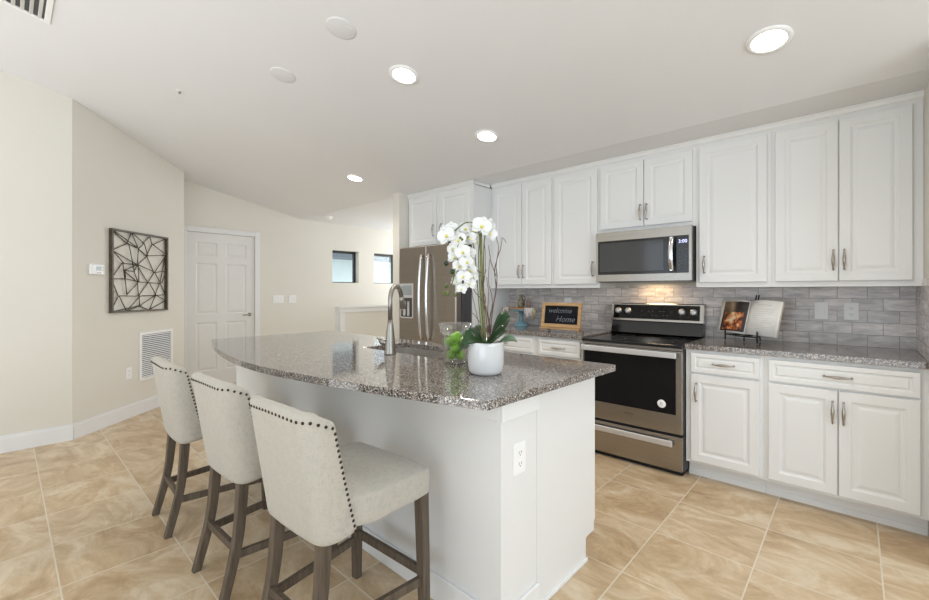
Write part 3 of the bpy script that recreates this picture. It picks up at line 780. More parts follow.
quad_box(dp, -3.722, -3.50, FY-0.004, FY+0.001, 1.215, 1.372)
quad_box(dp, -3.722, -3.706, FY-0.004, FY+0.001, 1.0, 1.215); quad_box(dp, -3.516, -3.50, FY-0.004, FY+0.001, 1.0, 1.215)
quad_box(dp, -3.706, -3.516, FY-0.004, FY+0.001, 0.992, 1.008)
di = obj('ice_dispenser', dp, 'silver', ld, bevel=0.004)
obj('dispenser_recess', box(-3.706, -3.516, FY-0.002, FY+0.0005, 1.008, 1.215), 'slot', ld)
obj('dispenser_display', box(-3.70, -3.525, FY-0.0065, FY-0.004, 1.245, 1.35), 'lcd', ld)
obj('dispenser_paddle', boxes([(-3.66, -3.62, FY-0.012, FY-0.002, 1.02, 1.18), (-3.59, -3.555, FY-0.012, FY-0.002, 1.02, 1.18)]), 'chrome', ld, bevel=0.003)
obj('hinge_cover', box(-2.99, -2.88, 3.0, 3.12, 1.7645, 1.785), 'darkgrey', fg, bevel=0.004)

# ------------------------------------------------------------------ bar stools
ST_G = 'upholstered bar stools at the island'
def make_stool(label):
    t = thing('bar_stool', label, 'stool', (-2.80, 0.785, 0), math.radians(-2), ST_G)
    # backrest shell
    NS, NH = 30, 12; TH = 0.048
    z0, z1 = 0.470, 0.918
    def plan(s, h):
        wv = 0.214 + 0.004*h
        yr = -0.150 - 0.070*h
        L = 0.043 + 0.022*(1-h)**1.5
        rc = 0.075
        segs = [('l', L-rc*0.2), ('c', rc*PI/2), ('l', 2*(wv-rc)), ('c', rc*PI/2), ('l', L-rc*0.2)]
        tot = sum(x[1] for x in segs); d = (s+1)/2*tot
        x, y, ang = -wv, yr+rc+segs[0][1], -PI/2
        for ty, ln in segs:
            q = min(d, ln)
            if ty == 'l': x += math.cos(ang)*q; y += math.sin(ang)*q
            else:
                da = q/rc
                x += rc*(math.sin(ang+da)-math.sin(ang)); y += rc*(math.cos(ang)-math.cos(ang+da)); ang += da
            d -= q
            if d <= 1e-9: break
        y -= 0.012*(1-(x/wv)**2)
        return Vector((x, y, 0)), Vector((math.sin(ang), -math.cos(ang), 0))
    def S(s, h, off=0.0):
        p, n = plan(s, h)
        zt = z1 - 0.022*max(0, abs(s)-0.72)/0.28*1.6 + 0.010*math.cos(s*PI)*0.5
        zb = z0 + 0.02*max(0, abs(s)-0.6)/0.4
        z = zb + (zt-zb)*h
        return Vector((p.x, p.y, z)) + n*off
    bm = bmesh.new(); out = []; inn = []
    for j in range(NH+1):
        h = j/NH
        out.append([bm.verts.new(S(-1+2*i/NS, h)) for i in range(NS+1)])
        inn.append([bm.verts.new(S(-1+2*i/NS, h, -TH)) for i in range(NS+1)])
    for j in range(NH):
        for i in range(NS):
            bm.faces.new((out[j][i], out[j][i+1], out[j+1][i+1], out[j+1][i]))
            bm.faces.new((inn[j][i+1], inn[j][i], inn[j+1][i], inn[j+1][i+1]))
        bm.faces.new((out[j][0], out[j+1][0], inn[j+1][0], inn[j][0])); bm.faces.new((out[j][NS], inn[j][NS], inn[j+1][NS], out[j+1][NS]))
    for i in range(NS):
        bm.faces.new((out[0][i+1], out[0][i], inn[0][i], inn[0][i+1])); bm.faces.new((out[NH][i], out[NH][i+1], inn[NH][i+1], inn[NH][i]))
    back = obj('backrest', bm, 'linen', t, local=True, subsurf=2)
    # nailheads: along the top and down both wing edges
    nm = bmesh.new(); lathe_to(nm, [(0, 0.0035), (0.003, 0.0030), (0.0052, 0.001), (0.0055, -0.001)], 10)
    me = bpy.data.meshes.new('nailhead'); bmesh.ops.recalc_face_normals(nm, faces=nm.faces); nm.to_mesh(me); nm.free(); me.materials.append(M['nail'])
    spots = []
    hT, sE = 0.935, 0.955
    for k in range(25): spots.append((-sE+0.02 + (2*sE-0.04)*k/24, hT))
    for sg in (-1, 1):
        for k in range(19): spots.append((sg*sE, hT-0.045 - (hT-0.075)*k/18))
    for s, h in spots:
        p = S(s, h); n = plan(s, h)[1]
        o = bpy.data.objects.new('nailhead', me); COL.objects.link(o); o.parent = back
        o.matrix_local = Matrix.Translation(p) @ n.to_track_quat('Z', 'Y').to_matrix().to_4x4()
    # seat cushion
    bm = bmesh.new(); nx, ny = 12, 12; X0, X1, Y0, Y1 = -0.232, 0.232, -0.100, 0.300
    topv = []; botv = []
    for j in range(ny+1):
        rt = []; rb = []
        for i in range(nx+1):
            u = -1+2*i/nx; v = -1+2*j/ny
            k = max(abs(u), abs(v)); 
            rr = 0.985 if (abs(u) > 0.8 and abs(v) > 0.8) else 1.0
            x = (X0+X1)/2 + (X1-X0)/2*u*rr*(0.80 if v < -0.9 else 0.885 if v < -0.62 else 0.97 if v < -0.4 else 1); y = (Y0+Y1)/2 + (Y1-Y0)/2*v*rr
            z = 0.605 + 0.032*(1-u**4)*(1-max(0, v)**4)
            rt.append(bm.verts.new((x, y, z))); rb.append(bm.verts.new((x*0.985, y*0.985, 0.504)))
        topv.append(rt); botv.append(rb)
    for j in range(ny):
        for i in range(nx):
            bm.faces.new((topv[j][i], topv[j][i+1], topv[j+1][i+1], topv[j+1][i])); bm.faces.new((botv[j][i+1], botv[j][i], botv[j+1][i], botv[j+1][i+1]))
    loop_t = topv[0] + [topv[j][nx] for j in range(1, ny)] + topv[ny][::-1] + [topv[j][0] for j in range(ny-1, 0, -1)]
    loop_b = botv[0] + [botv[j][nx] for j in range(1, ny)] + botv[ny][::-1] + [botv[j][0] for j in range(ny-1, 0, -1)]
    lv = [loop_b]
    for zz in (0.512, 0.560, 0.594): lv.append([bm.verts.new((v.co.x*1.004, v.co.y*1.004, zz)) for v in loop_t])
    lv.append(loop_t)
    for a_, b_ in zip(lv, lv[1:]):
        for i in range(len(a_)): k = (i+1) % len(a_); bm.faces.new((a_[i], a_[k], b_[k], b_[i]))
    obj('seat', bm, 'linen', t, local=True, subsurf=2)
    obj('seat_frame', boxes([(-0.195, 0.195, -0.09, 0.270, 0.499, 0.512)]), 'gap', t, local=True)
    # legs: square section, swept
    def leg(pts, ws):
        bm = bmesh.new(); rings = []
        for (x, y, z), w_ in zip(pts, ws):
            rings.append([bm.verts.new((x+a*w_/2, y+b*w_/2, z)) for a, b in ((-1,-1),(1,-1),(1,1),(-1,1))])
        for i in range(len(rings)-1):
            for k in range(4): bm.faces.new((rings[i][k], rings[i][(k+1)%4], rings[i+1][(k+1)%4], rings[i+1][k]))
        bm.faces.new(rings[0][::-1]); bm.faces.new(rings[-1]); return bm
    for sg in (-1, 1):
        obj('leg', leg([(sg*0.205, 0.268, 0.512), (sg*0.211, 0.272, 0.25), (sg*0.216, 0.276, 0.0)], [0.042, 0.038, 0.033]), 'legwood', t, local=True, bevel=0.003)
        P_ = crom([(sg*0.146, -0.118, 0.540), (sg*0.150, -0.125, 0.40), (sg*0.154, -0.145, 0.22), (sg*0.160, -0.200, 0.0)], 5)
        obj('leg', leg(P_, [0.043-0.010*i/(len(P_)-1) for i in range(len(P_))]), 'legwood', t, local=True, bevel=0.003)
        obj('stretcher', rail((sg*0.156, -0.150, 0.178), (sg*0.208, 0.255, 0.178)), 'legwood', t, local=True, bevel=0.002)
    obj('stretcher', rail((-0.192, 0.272, 0.205), (0.192, 0.272, 0.205)), 'legwood', t, local=True, bevel=0.002)
    obj('stretcher', rail((-0.140, -0.150, 0.205), (0.140, -0.150, 0.205)), 'legwood', t, local=True, bevel=0.002)
    return t
def rail(a, b, w_=0.020, h_=0.032):
    a = Vector(a); b = Vector(b); d = (b-a).normalized(); s = Vector((-d.y, d.x, 0))*w_/2; u = Vector((0, 0, h_/2))
    bm = bmesh.new(); r = [[bm.verts.new(p+q) for q in (s+u, -s+u, -s-u, s-u)] for p in (a, b)]
    for k in range(4): bm.faces.new((r[0][k], r[0][(k+1)%4], r[1][(k+1)%4], r[1][k]))
    bm.faces.new(r[0]); bm.faces.new(r[1][::-1]); return bm
s1 = make_stool('linen bar stool with nailhead trim, farthest from the camera, beside the wall vent')
dup(s1, (-2.08, 0.805, 0), math.radians(2), 'linen bar stool with nailhead trim, the middle one at the island')
dup(s1, (-1.425, 0.815, 0), math.radians(3), 'linen bar stool with nailhead trim nearest the camera, its whole seat in view')

# ------------------------------------------------------------------ things on the island
VX, VY = -1.508, 1.572
vs_ = thing('glass_vase', 'clear flared glass vase full of green limes on the island', 'vase', (VX, VY, 0.9202))
obj('wall', lathe([(0, 0.002), (0.045, 0.002), (0.055, 0.006), (0.060, 0.03), (0.075, 0.14), (0.088, 0.205), (0.0845, 0.205), (0.0715, 0.14), (0.0565, 0.032), (0.05, 0.014), (0, 0.012)], 40), 'glass', vs_, local=True)
fp = [(-.0202, -.0162, .0408), (-.0186, .0249, .078), (.0203, .0161, .0408), (.0193, -.0243, .0775), (-.0277, -.0216, .107), (.028, .0214, .1079), (-.0202, .0331, .133), (.0205, -.0328, .1324)]
l0 = None
for i, (x, y, z) in enumerate(fp):
    if l0 is None:
        bm = lathe([(0, -0.0255), (0.009, -0.024), (0.0185, -0.0175), (0.0245, -0.008), (0.0255, 0.001), (0.0235, 0.011), (0.017, 0.0190), (0.008, 0.0240), (0.003, 0.0265), (0, 0.0265)], 20)
        l0 = obj('lime', bm, 'lime'); o = l0
    else: o = l0.copy(); COL.objects.link(o)
    o.location = (VX+x, VY+y, 0.9202+z); o.rotation_euler = (random.uniform(-1.2, 1.2), random.uniform(-1.2, 1.2), i)
    o.scale = (1, 1, 1)
    tag(o, 'green lime in the glass vase', 'lime', 'limes in the vase')

PX, PY, PZ = -1.222, 1.468, 0.9202
orc = thing('potted_orchid', 'white silk orchid with twigs in a white ceramic pot on the island', 'plant', (PX, PY, PZ), YAW)
obj('pot', lathe([(0, 0.0), (0.060, 0.0), (0.070, 0.004), (0.077, 0.018), (0.081, 0.05), (0.082, 0.09), (0.081, 0.128), (0.0815, 0.140), (0.079, 0.144), (0.075, 0.140), (0.074, 0.10), (0, 0.10)], 44), 'ceramic', orc, local=True, label='smooth white ceramic pot')
obj('soil', lathe([(0, 0.128), (0.04, 0.126), (0.0735, 0.118), (0.0735, 0.105), (0, 0.105)], 24), 'soil', orc, local=True)
def leaf_bm(base, dirv, length, width, lift, droop, curl=0.25, n=12, m=6, roll=0.75):
    bm = bmesh.new(); base = Vector(base); d = Vector((dirv[0], dirv[1], 0)).normalized(); s = Vector((-d.y, d.x, 0)); s = (s*math.cos(roll) + Vector((0, 0, math.sin(roll)*(1 if d.x > 0 else -1)))); g = []
    for i in range(n+1):
        t = i/n; c = base + d*length*t*(1-0.12*t) + Vector((0, 0, lift*math.sin(t*PI*0.62) - droop*t*t))
        w_ = width*(math.sin(PI*min(1, t*0.97+0.03))**0.6)*(0.55+0.45*math.sin(PI*min(t*0.8, 1)))
        g.append([bm.verts.new(c + s*w_*(k/m*2-1) + Vector((0, 0, curl*w_*abs(k/m*2-1)**1.5))) for k in range(m+1)])
    for i in range(n):
        for k in range(m):
            f = bm.faces.new((g[i][k], g[i][k+1], g[i+1][k+1], g[i+1][k])); f.smooth = True
    return bm
for (bx, dirv, L, w_, lf, dr_, mt) in (((-0.01, -0.01, 0.130), (-1, -0.45), 0.115, 0.046, 0.055, 0.050, 'leaf'), ((0.0, -0.02, 0.130), (0.95, -0.45), 0.105, 0.046, 0.045, -0.02, 'leaf'),
        ((0.015, 0.0, 0.130), (0.95, 0.25), 0.115, 0.050, 0.085, -0.045, 'leaf'), ((-0.01, 0.02, 0.130), (-0.7, 0.7), 0.10, 0.04, 0.06, 0.02, 'leaf'), ((0.0, -0.03, 0.130), (-0.15, -0.9), 0.080, 0.040, 0.035, 0.01, 'leaf'),
        ((0.055, 0.01, 0.130), (1, 0.15), 0.105, 0.020, 0.035, 0.025, 'leaf2'), ((-0.03, -0.01, 0.130), (-0.9, 0.0), 0.105, 0.040, 0.035, 0.065, 'leaf')):
    o = obj('leaf', leaf_bm(bx, dirv, L, w_, lf, dr_), mt, orc, local=True)
    sm = o.modifiers.new('thick', 'SOLIDIFY'); sm.thickness = 0.002
# local frame: x = to the right as seen from the seats, z = up;   K turns a length in the photo into metres
K = 0.00447
def q(u, v, f=0.0): return ((u-486.3)*K, f, (372.7-v)*K)
obj('stake', tube([q(486, 346), q(482.5, 290, .005), q(481, 222, .01)], 0.0062, 8), 'stake', orc, local=True, label='green bamboo stake')
stems = [[q(485, 345), q(481, 300, .0), q(479, 255, -.01), q(480, 238, -.015), q(476, 224, -.02), q(467, 222, -.03), q(457, 229, -.04), q(449, 238, -.04)],
         [q(484, 345), q(480, 310), q(477, 272, -.01), q(474, 245, -.02), q(469, 236, -.03), q(463, 246, -.045), q(457, 262, -.05), q(454, 278, -.05), q(450, 290, -.05)],
         [q(487, 345), q(484, 310, .01), q(484, 270, .01), q(485, 238, 0), q(489, 226, -.01)]]
for s_ in stems:
    P_ = crom(s_, 5); obj('stem', tube(P_, [0.0028]*len(P_), 6), 'stem', orc, local=True)
def flower(size, face, spin, loc):
    bm = bmesh.new()
    def petal(ang, L, w_, back=0.0):
        g = []; n, m = 6, 4
        for i in range(n+1):
            t = i/n; ww = w_*math.sin(PI*(0.08+0.86*t))**0.7
            row = []
            for k in range(m+1):
                s = k/m*2-1
                p = Vector((s*ww, L*t, back + 0.18*L*t*(1-t) - 0.10*L*t*t + 0.12*ww*abs(s)))
                row.append(bm.verts.new(Matrix.Rotation(ang, 3, 'Z') @ p))
            g.append(row)
        for i in range(n):
            for k in range(m): f = bm.faces.new((g[i][k], g[i][k+1], g[i+1][k+1], g[i+1][k])); f.smooth = True
    for a in (0, 2.2, -2.2): petal(a, size*0.50, size*0.19, -0.002)
    for a in (1.25, -1.25): petal(a, size*0.50, size*0.30, 0.002)
    lathe_to(bm, [(0, 0.14*size), (0.05*size, 0.12*size), (0.085*size, 0.04*size), (0.03*size, 0.0)], 8, (0, -0.03*size, 0), 1)
    for s in (-1, 1): lathe_to(bm, [(0, 0.09*size), (0.04*size, 0.06*size), (0.045*size, 0.02*size), (0.0, 0.0)], 6, (s*0.07*size, -0.05*size, 0), 1)
    qd = Vector(face).normalized().to_track_quat('Z', 'Y').to_matrix().to_4x4() @ Matrix.Rotation(spin, 4, 'Z')
    bm.transform(Matrix.Translation(loc) @ qd); return bm
random.seed(11)
FL = [(447, 236, 17, -.06), (452, 228, 13, -.03), (459, 240, 16, -.05), (466, 228, 14, -.02), (470, 238, 14, -.03), (475, 230, 13, 0.0), (482, 226, 19, -.04), (491, 233, 14, -.02), (489, 224, 14, .0), (463, 252, 15, -.06), (470, 252, 12, -.02),
      (455, 257, 13, -.03), (467, 262, 15, -.06), (460, 266, 14, -.05), (471, 270, 13, -.03), (464, 276, 14, -.06), (457, 281, 11, -.04), (470, 283, 12, -.05), (474, 276, 10, -.02), (462, 288, 10, -.05), (453, 248, 12, -.03), (478, 240, 11, .01), (445, 229, 10, -.02)]
for (u, v, s_, f) in FL:
    obj('flower', flower(s_*K*1.08, (random.uniform(-0.6, 0.5), -1, random.uniform(-0.35, 0.3)), random.uniform(-0.5, 0.5), Vector(q(u, v, f))), ['petal', 'lip'], orc, local=True, recalc=False)
BU = [(447, 263, 2.6), (453, 271, 2.6), (447, 285, 2.2), (448, 293, 2.4), (463, 240, 2.0), (466, 246, 2.2), (444, 292, 1.8), (456, 294, 1.8), (461, 238, 1.6)]
for (u, v, r) in BU:
    bm = lathe([(0, -r*K*1.1), (r*K*0.8, -r*K*.5), (r*K, 0.1*r*K), (r*K*.6, r*K*.8), (0, r*K*1.15)], 10, q(u, v, -0.055)); obj('bud', bm, 'stem' if r < 2.5 else 'leaf', orc, local=True)
tw = [([q(488, 345), q(490, 320), q(497, 290, .01), q(495, 270), q(499, 250), q(497, 234)], 0.0035), ([q(490, 345), q(493, 315, .02), q(498, 280, .02), q(497, 262, .02), q(502, 245, .01), q(503, 236, .01), q(507, 241, .01)], 0.003),
      ([q(489, 345), q(487, 318), q(484, 290, -.01), q(486, 262), q(485, 240)], 0.003), ([q(491, 345), q(489, 322, -.01), q(486, 305, -.01), q(480, 296), q(474, 288), q(478, 278)], 0.0028),
      ([q(492, 345), q(490, 325), q(493, 300), q(489, 280), q(490, 258)], 0.0028), ([q(487, 345), q(491, 330, -.01), q(488, 312, -.02), q(489, 292, -.01), q(487, 276)], 0.0032),
      ([q(484, 345), q(479, 322), q(477, 312), q(473, 295), q(472, 286)], 0.0022), ([q(497, 275), q(492, 262), q(490, 252), q(489, 244)], 0.0022), ([q(485, 345), q(483, 320), q(486, 300), q(483, 285), q(487, 268)], 0.003),
      ([q(482, 272, -.01), q(476, 268, -.01), q(472, 262, -.01), q(475, 276, -.01), q(481, 274, -.01)], 0.0022), ([q(481, 322), q(474, 313), q(470, 312)], 0.002)]
for pts, r in tw:
    P_ = crom(pts, 4); P_ = [(a+random.uniform(-.0012, .0012), b, c) for a, b, c in P_]
    obj('twig', tube(P_, [r*(1-0.55*i/(len(P_)-1)) for i in range(len(P_))], 6), 'twig', orc, local=True)

# ------------------------------------------------------------------ things on the back worktops
CZ = 0.9252
ck = thing('cake_stand', 'blue pedestal cake stand near the tile corner, left of the chalkboard', 'cake stand', (-2.575, 3.675, CZ))
obj('pedestal', lathe([(0, 0.0), (0.078, 0.0), (0.080, 0.006), (0.060, 0.022), (0.030, 0.048), (0.020, 0.085), (0.018, 0.120), (0.028, 0.150), (0.060, 0.158), (0.118, 0.160), (0.124, 0.166), (0.124, 0.175), (0, 0.172)], 40), 'blue', ck, local=True)
bd = tag(obj('serving_board', boxes([(-2.70, -2.45, 3.595, 3.755, CZ+0.1755, CZ+0.191)]), 'board', bevel=0.006, seg=3), 'flat orange-brown wooden board lying on the blue cake stand', 'board')
jg = thing('ceramic_jug', 'small mottled olive jug standing on the wooden board', 'jug', (-2.585, 3.685, CZ+0.192))
obj('body', lathe([(0, 0), (0.026, 0), (0.038, 0.02), (0.041, 0.045), (0.034, 0.075), (0.020, 0.10), (0.016, 0.118), (0.021, 0.134), (0.017, 0.134), (0.012, 0.118), (0, 0.10)], 24), 'jug', jg, local=True)
obj('handle', tube([(0.018, 0, 0.122), (0.042, 0, 0.118), (0.052, 0, 0.09), (0.036, 0, 0.06)], 0.005, 8), 'darkgrey', jg, local=True)
cu_ = tag(obj('cup', lathe([(0, 0), (0.020, 0), (0.024, 0.03), (0.030, 0.07), (0.027, 0.07), (0.02, 0.02), (0, 0.012)], 20), 'pink'), 'small dusty pink cup on the board, right of the olive jug', 'cup')
cu_.location = (-2.50, 3.70, CZ+0.192)
def drape(x0, x1, y, yb, ztop, zl, mat, label, par=None):
    bm = bmesh.new(); g = []
    prof = [(y+0.10, ztop+0.001), (y+0.03, ztop+0.002), (y-0.004, ztop-0.002), (y-0.010, ztop-0.03), (y-0.012, ztop-zl)]
    n = 8
    for i in range(n+1):
        t = i/n; x = x0+(x1-x0)*t
        g.append([bm.verts.new((x+0.006*math.sin(j*2+i), a + (0.008*math.sin(i*1.7)-0.006 if j > 2 else 0), b - (0.012*math.sin(i*1.1) if j == 4 else 0))) for j, (a, b) in enumerate(prof)])
    for i in range(n):
        for j in range(4):
            f = bm.faces.new((g[i][j], g[i+1][j], g[i+1][j+1], g[i][j+1])); f.smooth = True; f.material_index = 1 if i > 5 else 0
    return bm
nk = obj('napkin', drape(-2.47, -2.34, 3.587, 0, CZ+0.1925, 0.10, 0, ''), ['cloth', 'cloth2'], recalc=False); sm = nk.modifiers.new('t', 'SOLIDIFY'); sm.thickness = 0.002; sm.offset = 1
tag(nk, 'patterned cloth napkin hanging over the right end of the wooden board', 'napkin')
nk2 = obj('napkin', drape(-2.735, -2.67, 3.587, 0, CZ+0.1925, 0.035, 0, ''), ['cloth', 'cloth2'], recalc=False); sm = nk2.modifiers.new('t', 'SOLIDIFY'); sm.thickness = 0.002; sm.offset = 1
tag(nk2, 'pale napkin end poking over the left end of the wooden board', 'napkin')

# chalkboard on a little easel
cb = thing('chalkboard_sign', 'small oak-framed chalkboard with white chalk writing, standing left of the range', 'sign', (-1.90, 3.30, CZ), math.radians(2))
tl = Matrix.Translation((0, 0, 0.045)) @ Matrix.Rotation(-0.16, 4, 'X')
def tbox(x0, x1, y0, y1, z0, z1): return box(x0, x1, y0, y1, z0, z1, tl)
bm = bmesh.new()
for b in ((-0.190, 0.190, -0.009, 0.009, 0, 0.030), (-0.190, 0.190, -0.009, 0.009, 0.190, 0.218), (-0.190, -0.160, -0.009, 0.009, 0.0305, 0.1895), (0.160, 0.190, -0.009, 0.009, 0.0305, 0.1895)): quad_box(bm, *b, 0, tl)
obj('frame', bm, 'framewood', cb, local=True, bevel=0.002)
obj('slate', tbox(-0.1605, 0.1605, -0.002, 0.006, 0.029, 0.191), 'slate', cb, local=True)
bm = bmesh.new()
for s in (-1, 1):
    tube_to(bm, [(s*0.172, -0.025, 0.008), (s*0.165, 0.012, 0.045), (s*0.15, 0.05, 0.225)], 0.008, 6); tube_to(bm, [(s*0.165, 0.012, 0.040), (s*0.165, 0.115, 0.008)], 0.007, 6)
quad_box(bm, -0.19, 0.19, -0.030, 0.0, 0.030, 0.044)
obj('easel', bm, 'framewood', cb, local=True)
obj('writing', text_mesh('welcome', 0.062, tl @ Matrix.Translation((-0.015, -0.0026, 0.147)) @ FR, 0.0003, 0.3), 'chalk', cb, local=True, recalc=False, label='pale chalk word')
obj('writing', text_mesh('Home', 0.072, tl @ Matrix.Translation((0.040, -0.0026, 0.073)) @ FR, 0.0003, 0.35), 'chalk', cb, local=True, recalc=False, label='pale chalk word')

# cookbook on black iron stand
YB = math.radians(-33)
cs = thing('cookbook_stand', 'black iron easel stand holding the open cookbook', 'book stand', (-0.560, 3.635, CZ), YB)
bm = bmesh.new()
for s in (-0.13, 0.13):
    tube_to(bm, [(s, -0.078, 0.004), (s, -0.078, 0.085)], 0.0055, 8)
    tube_to(bm, [(s, -0.078, 0.045), (s*0.3, 0.055, 0.045)], 0.004, 8)
tube_to(bm, [(-0.13, -0.078, 0.045), (0, -0.060, 0.040), (0.13, -0.078, 0.045)], 0.0045, 8)
tube_to(bm, [(0.012, -0.060, 0.004), (0.012, -0.060, 0.040)], 0.0045, 8)
tube_to(bm, [(-0.01, 0.012, 0.04), (-0.01, 0.078, 0.335)], 0.0045, 8); tube_to(bm, [(0.01, 0.012, 0.04), (0.01, 0.078, 0.335)], 0.0045, 8)
tube_to(bm, [(0.0, 0.055, 0.22), (0.0, 0.10, 0.004)], 0.0045, 8); tube_to(bm, [(0, -0.060, 0.042), (0, 0.03, 0.042)], 0.0045, 8)
obj('frame', bm, 'blackm', cs, local=True)
cbk = thing('open_cookbook', 'open cookbook with a food picture on its left page, on the iron stand', 'book', (-0.560, 3.635, CZ), YB)
lean = Matrix.Translation((0, -0.045, 0.054)) @ Matrix.Rotation(-0.26, 4, 'X')
def page_block(s, H=0.245, Wd=0.240):
    bm = bmesh.new(); n = 10; fr_ = []; bk = []
    for i in range(n+1):
        t = i/n; x = s*Wd*t; y = -0.020*math.sin(PI*min(1, t*1.15)**0.7) - 0.004*t
        zt = H + 0.006*math.sin(PI*t)
        fr_.append([bm.verts.new(lean @ Vector((x, y, z))) for z in (0, zt)]); bk.append([bm.verts.new(lean @ Vector((x, y*0.3+0.010, z))) for z in (0, zt)])
    for i in range(n):
        f = bm.faces.new((fr_[i][0], fr_[i+1][0], fr_[i+1][1], fr_[i][1])); f.smooth = True; f.material_index = 0
        bm.faces.new((bk[i][0], bk[i][1], bk[i+1][1], bk[i+1][0])).material_index = 1
        bm.faces.new((fr_[i][1], fr_[i+1][1], bk[i+1][1], bk[i][1])).material_index = 1
        bm.faces.new((fr_[i][0], bk[i][0], bk[i+1][0], fr_[i+1][0])).material_index = 1
    bm.faces.new((fr_[n][0], bk[n][0], bk[n][1], fr_[n][1])).material_index = 1
    bm.faces.new((fr_[0][0], fr_[0][1], bk[0][1], bk[0][0])).material_index = 1
    return bm
obj('left_page', page_block(-1), ['page', 'pageedge'], cbk, local=True)
obj('right_page', page_block(1), ['page', 'pageedge'], cbk, local=True)
def on_page(s, t0, t1, z0, z1, off=0.0012, Wd=0.240, n=10, mat=0, bm=None):
    bm = bm or bmesh.new(); g = []
    for i in range(n+1):
        t = t0+(t1-t0)*i/n; x = s*Wd*t; y = -0.020*math.sin(PI*min(1, t*1.15)**0.7) - 0.004*t - off
        g.append([bm.verts.new(lean @ Vector((x, y, z))) for z in (z0, z1)])
    for i in range(n): f = bm.faces.new((g[i][0], g[i+1][0], g[i+1][1], g[i][1])); f.smooth = True; f.material_index = mat
    return bm
bm = on_page(-1, 0.02, 0.88, 0.012, 0.236); obj('picture', bm, 'photodark', cbk, local=True, recalc=False, label='dark printed food picture')
bm = on_page(-1, 0.10, 0.80, 0.022, 0.155, 0.0020); obj('picture_food', bm, 'photo', cbk, local=True, recalc=False, label='orange and cream printed food')
bm = bmesh.new()
for k in range(11):
    if k in (0,): on_page(1, 0.30, 0.72, 0.215, 0.219, 0.0016, n=6, bm=bm)
    else: on_page(1, 0.20, 0.82 if k % 4 else 0.6, 0.20-k*0.0155, 0.2022-k*0.0155, 0.0016, n=6, bm=bm)
obj('printed_text', bm, 'faintprint', cbk, local=True, recalc=False, label='faint printed lines')

# ------------------------------------------------------------------ plates, switches, thermostat, vents
def plate(name, label, cat, centre, rotz, w_, h_, kind, rockers=1, group=None):
    """wall plate in its own frame: faces local -Y"""
    t = thing(name, label, cat, centre, rotz, group)
    obj('plate', box(-w_/2, w_/2, -0.005, 0.0, -h_/2, h_/2), 'plastic', t, local=True, bevel=0.002)
    if kind == 'outlet':
        for s in (-1, 1):
            o = obj('socket', box(-0.017, 0.017, -0.0065, -0.005, s*0.021-0.014, s*0.021+0.014), 'plastic', t, local=True, bevel=0.0015)
            obj('slots', boxes([(-0.008, -0.006, -0.007, -0.0064, s*0.021-0.004, s*0.021+0.006), (0.006, 0.008, -0.007, -0.0064, s*0.021-0.004, s*0.021+0.006), (-0.002, 0.002, -0.007, -0.0064, s*0.021-0.011, s*0.021-0.007)]), 'slot', o, local=True)
    else:
        for r in range(rockers):
            x = (r-(rockers-1)/2)*0.046
            obj('rocker', box(x-0.0165, x+0.0165, -0.0075, -0.005, -0.033, 0.033), 'plastic', t, local=True, bevel=0.002)
    return t
plate('light_switch', 'white single switch plate on the grey tile backsplash, left of the outlet', 'switch', (-0.170, W-0.0085, 1.155), 0, 0.074, 0.116, 'switch')
plate('power_outlet', 'white outlet on the grey tile backsplash near the right wall', 'outlet', (-0.018, W-0.0085, 1.155), 0, 0.074, 0.116, 'outlet')
plate('power_outlet', 'white outlet on the backsplash, mostly hidden behind the chalkboard', 'outlet', (-2.11, W-0.0085, 1.165), 0, 0.078, 0.116, 'outlet')
plate('power_outlet', 'white outlet on the end face of the island', 'outlet', (IX1, 1.340, 0.650), PI/2, 0.078, 0.122, 'outlet')
AN = math.atan2(1.057, -1.0)          # direction along the angled wall
def onB(s, z, off=0.0): return (-5.0 - 0.6873*s + 0.7264*off, 0.40 + 0.7264*s + 0.6873*off, z)
RB = AN - PI
RBF = AN + PI
plate('power_outlet', 'white outlet low on the angled cream wall, left of the vent grille', 'outlet', onB(0.63, 0.455, 0.0005), AN, 0.076, 0.118, 'outlet')
plate('light_switch', 'white three-gang switch plate right of the panelled door', 'switch', (XC+0.0005, 2.79, 1.165), PI/2, 0.165, 0.118, 'switch', 3)
plate('light_switch', 'white two-gang switch plate, the right one of the pair by the door', 'switch', (XC+0.0005, 3.01, 1.165), PI/2, 0.120, 0.118, 'switch', 2)

th = thing('thermostat', 'white thermostat with small grey screen beside the wire wall art', 'thermostat', onB(0.232, 1.49, 0.0005), AN)
obj('case', box(-0.075, 0.075, -0.028, 0.0, -0.050, 0.050), 'plastic', th, local=True, bevel=0.010, seg=3)
obj('screen', box(-0.018, 0.036, -0.0295, -0.0275, -0.012, 0.028), 'lcd', th, local=True)
obj('buttons', boxes([(-0.012, -0.004, -0.030, -0.0278, -0.034, -0.028), (0.004, 0.012, -0.030, -0.0278, -0.034, -0.028), (0.020, 0.028, -0.030, -0.0278, -0.034, -0.028), (0.050, 0.057, -0.030, -0.0278, 0.014, 0.022), (0.050, 0.057, -0.030, -0.0278, -0.008, 0.0)]), 'darkgrey', th, local=True)

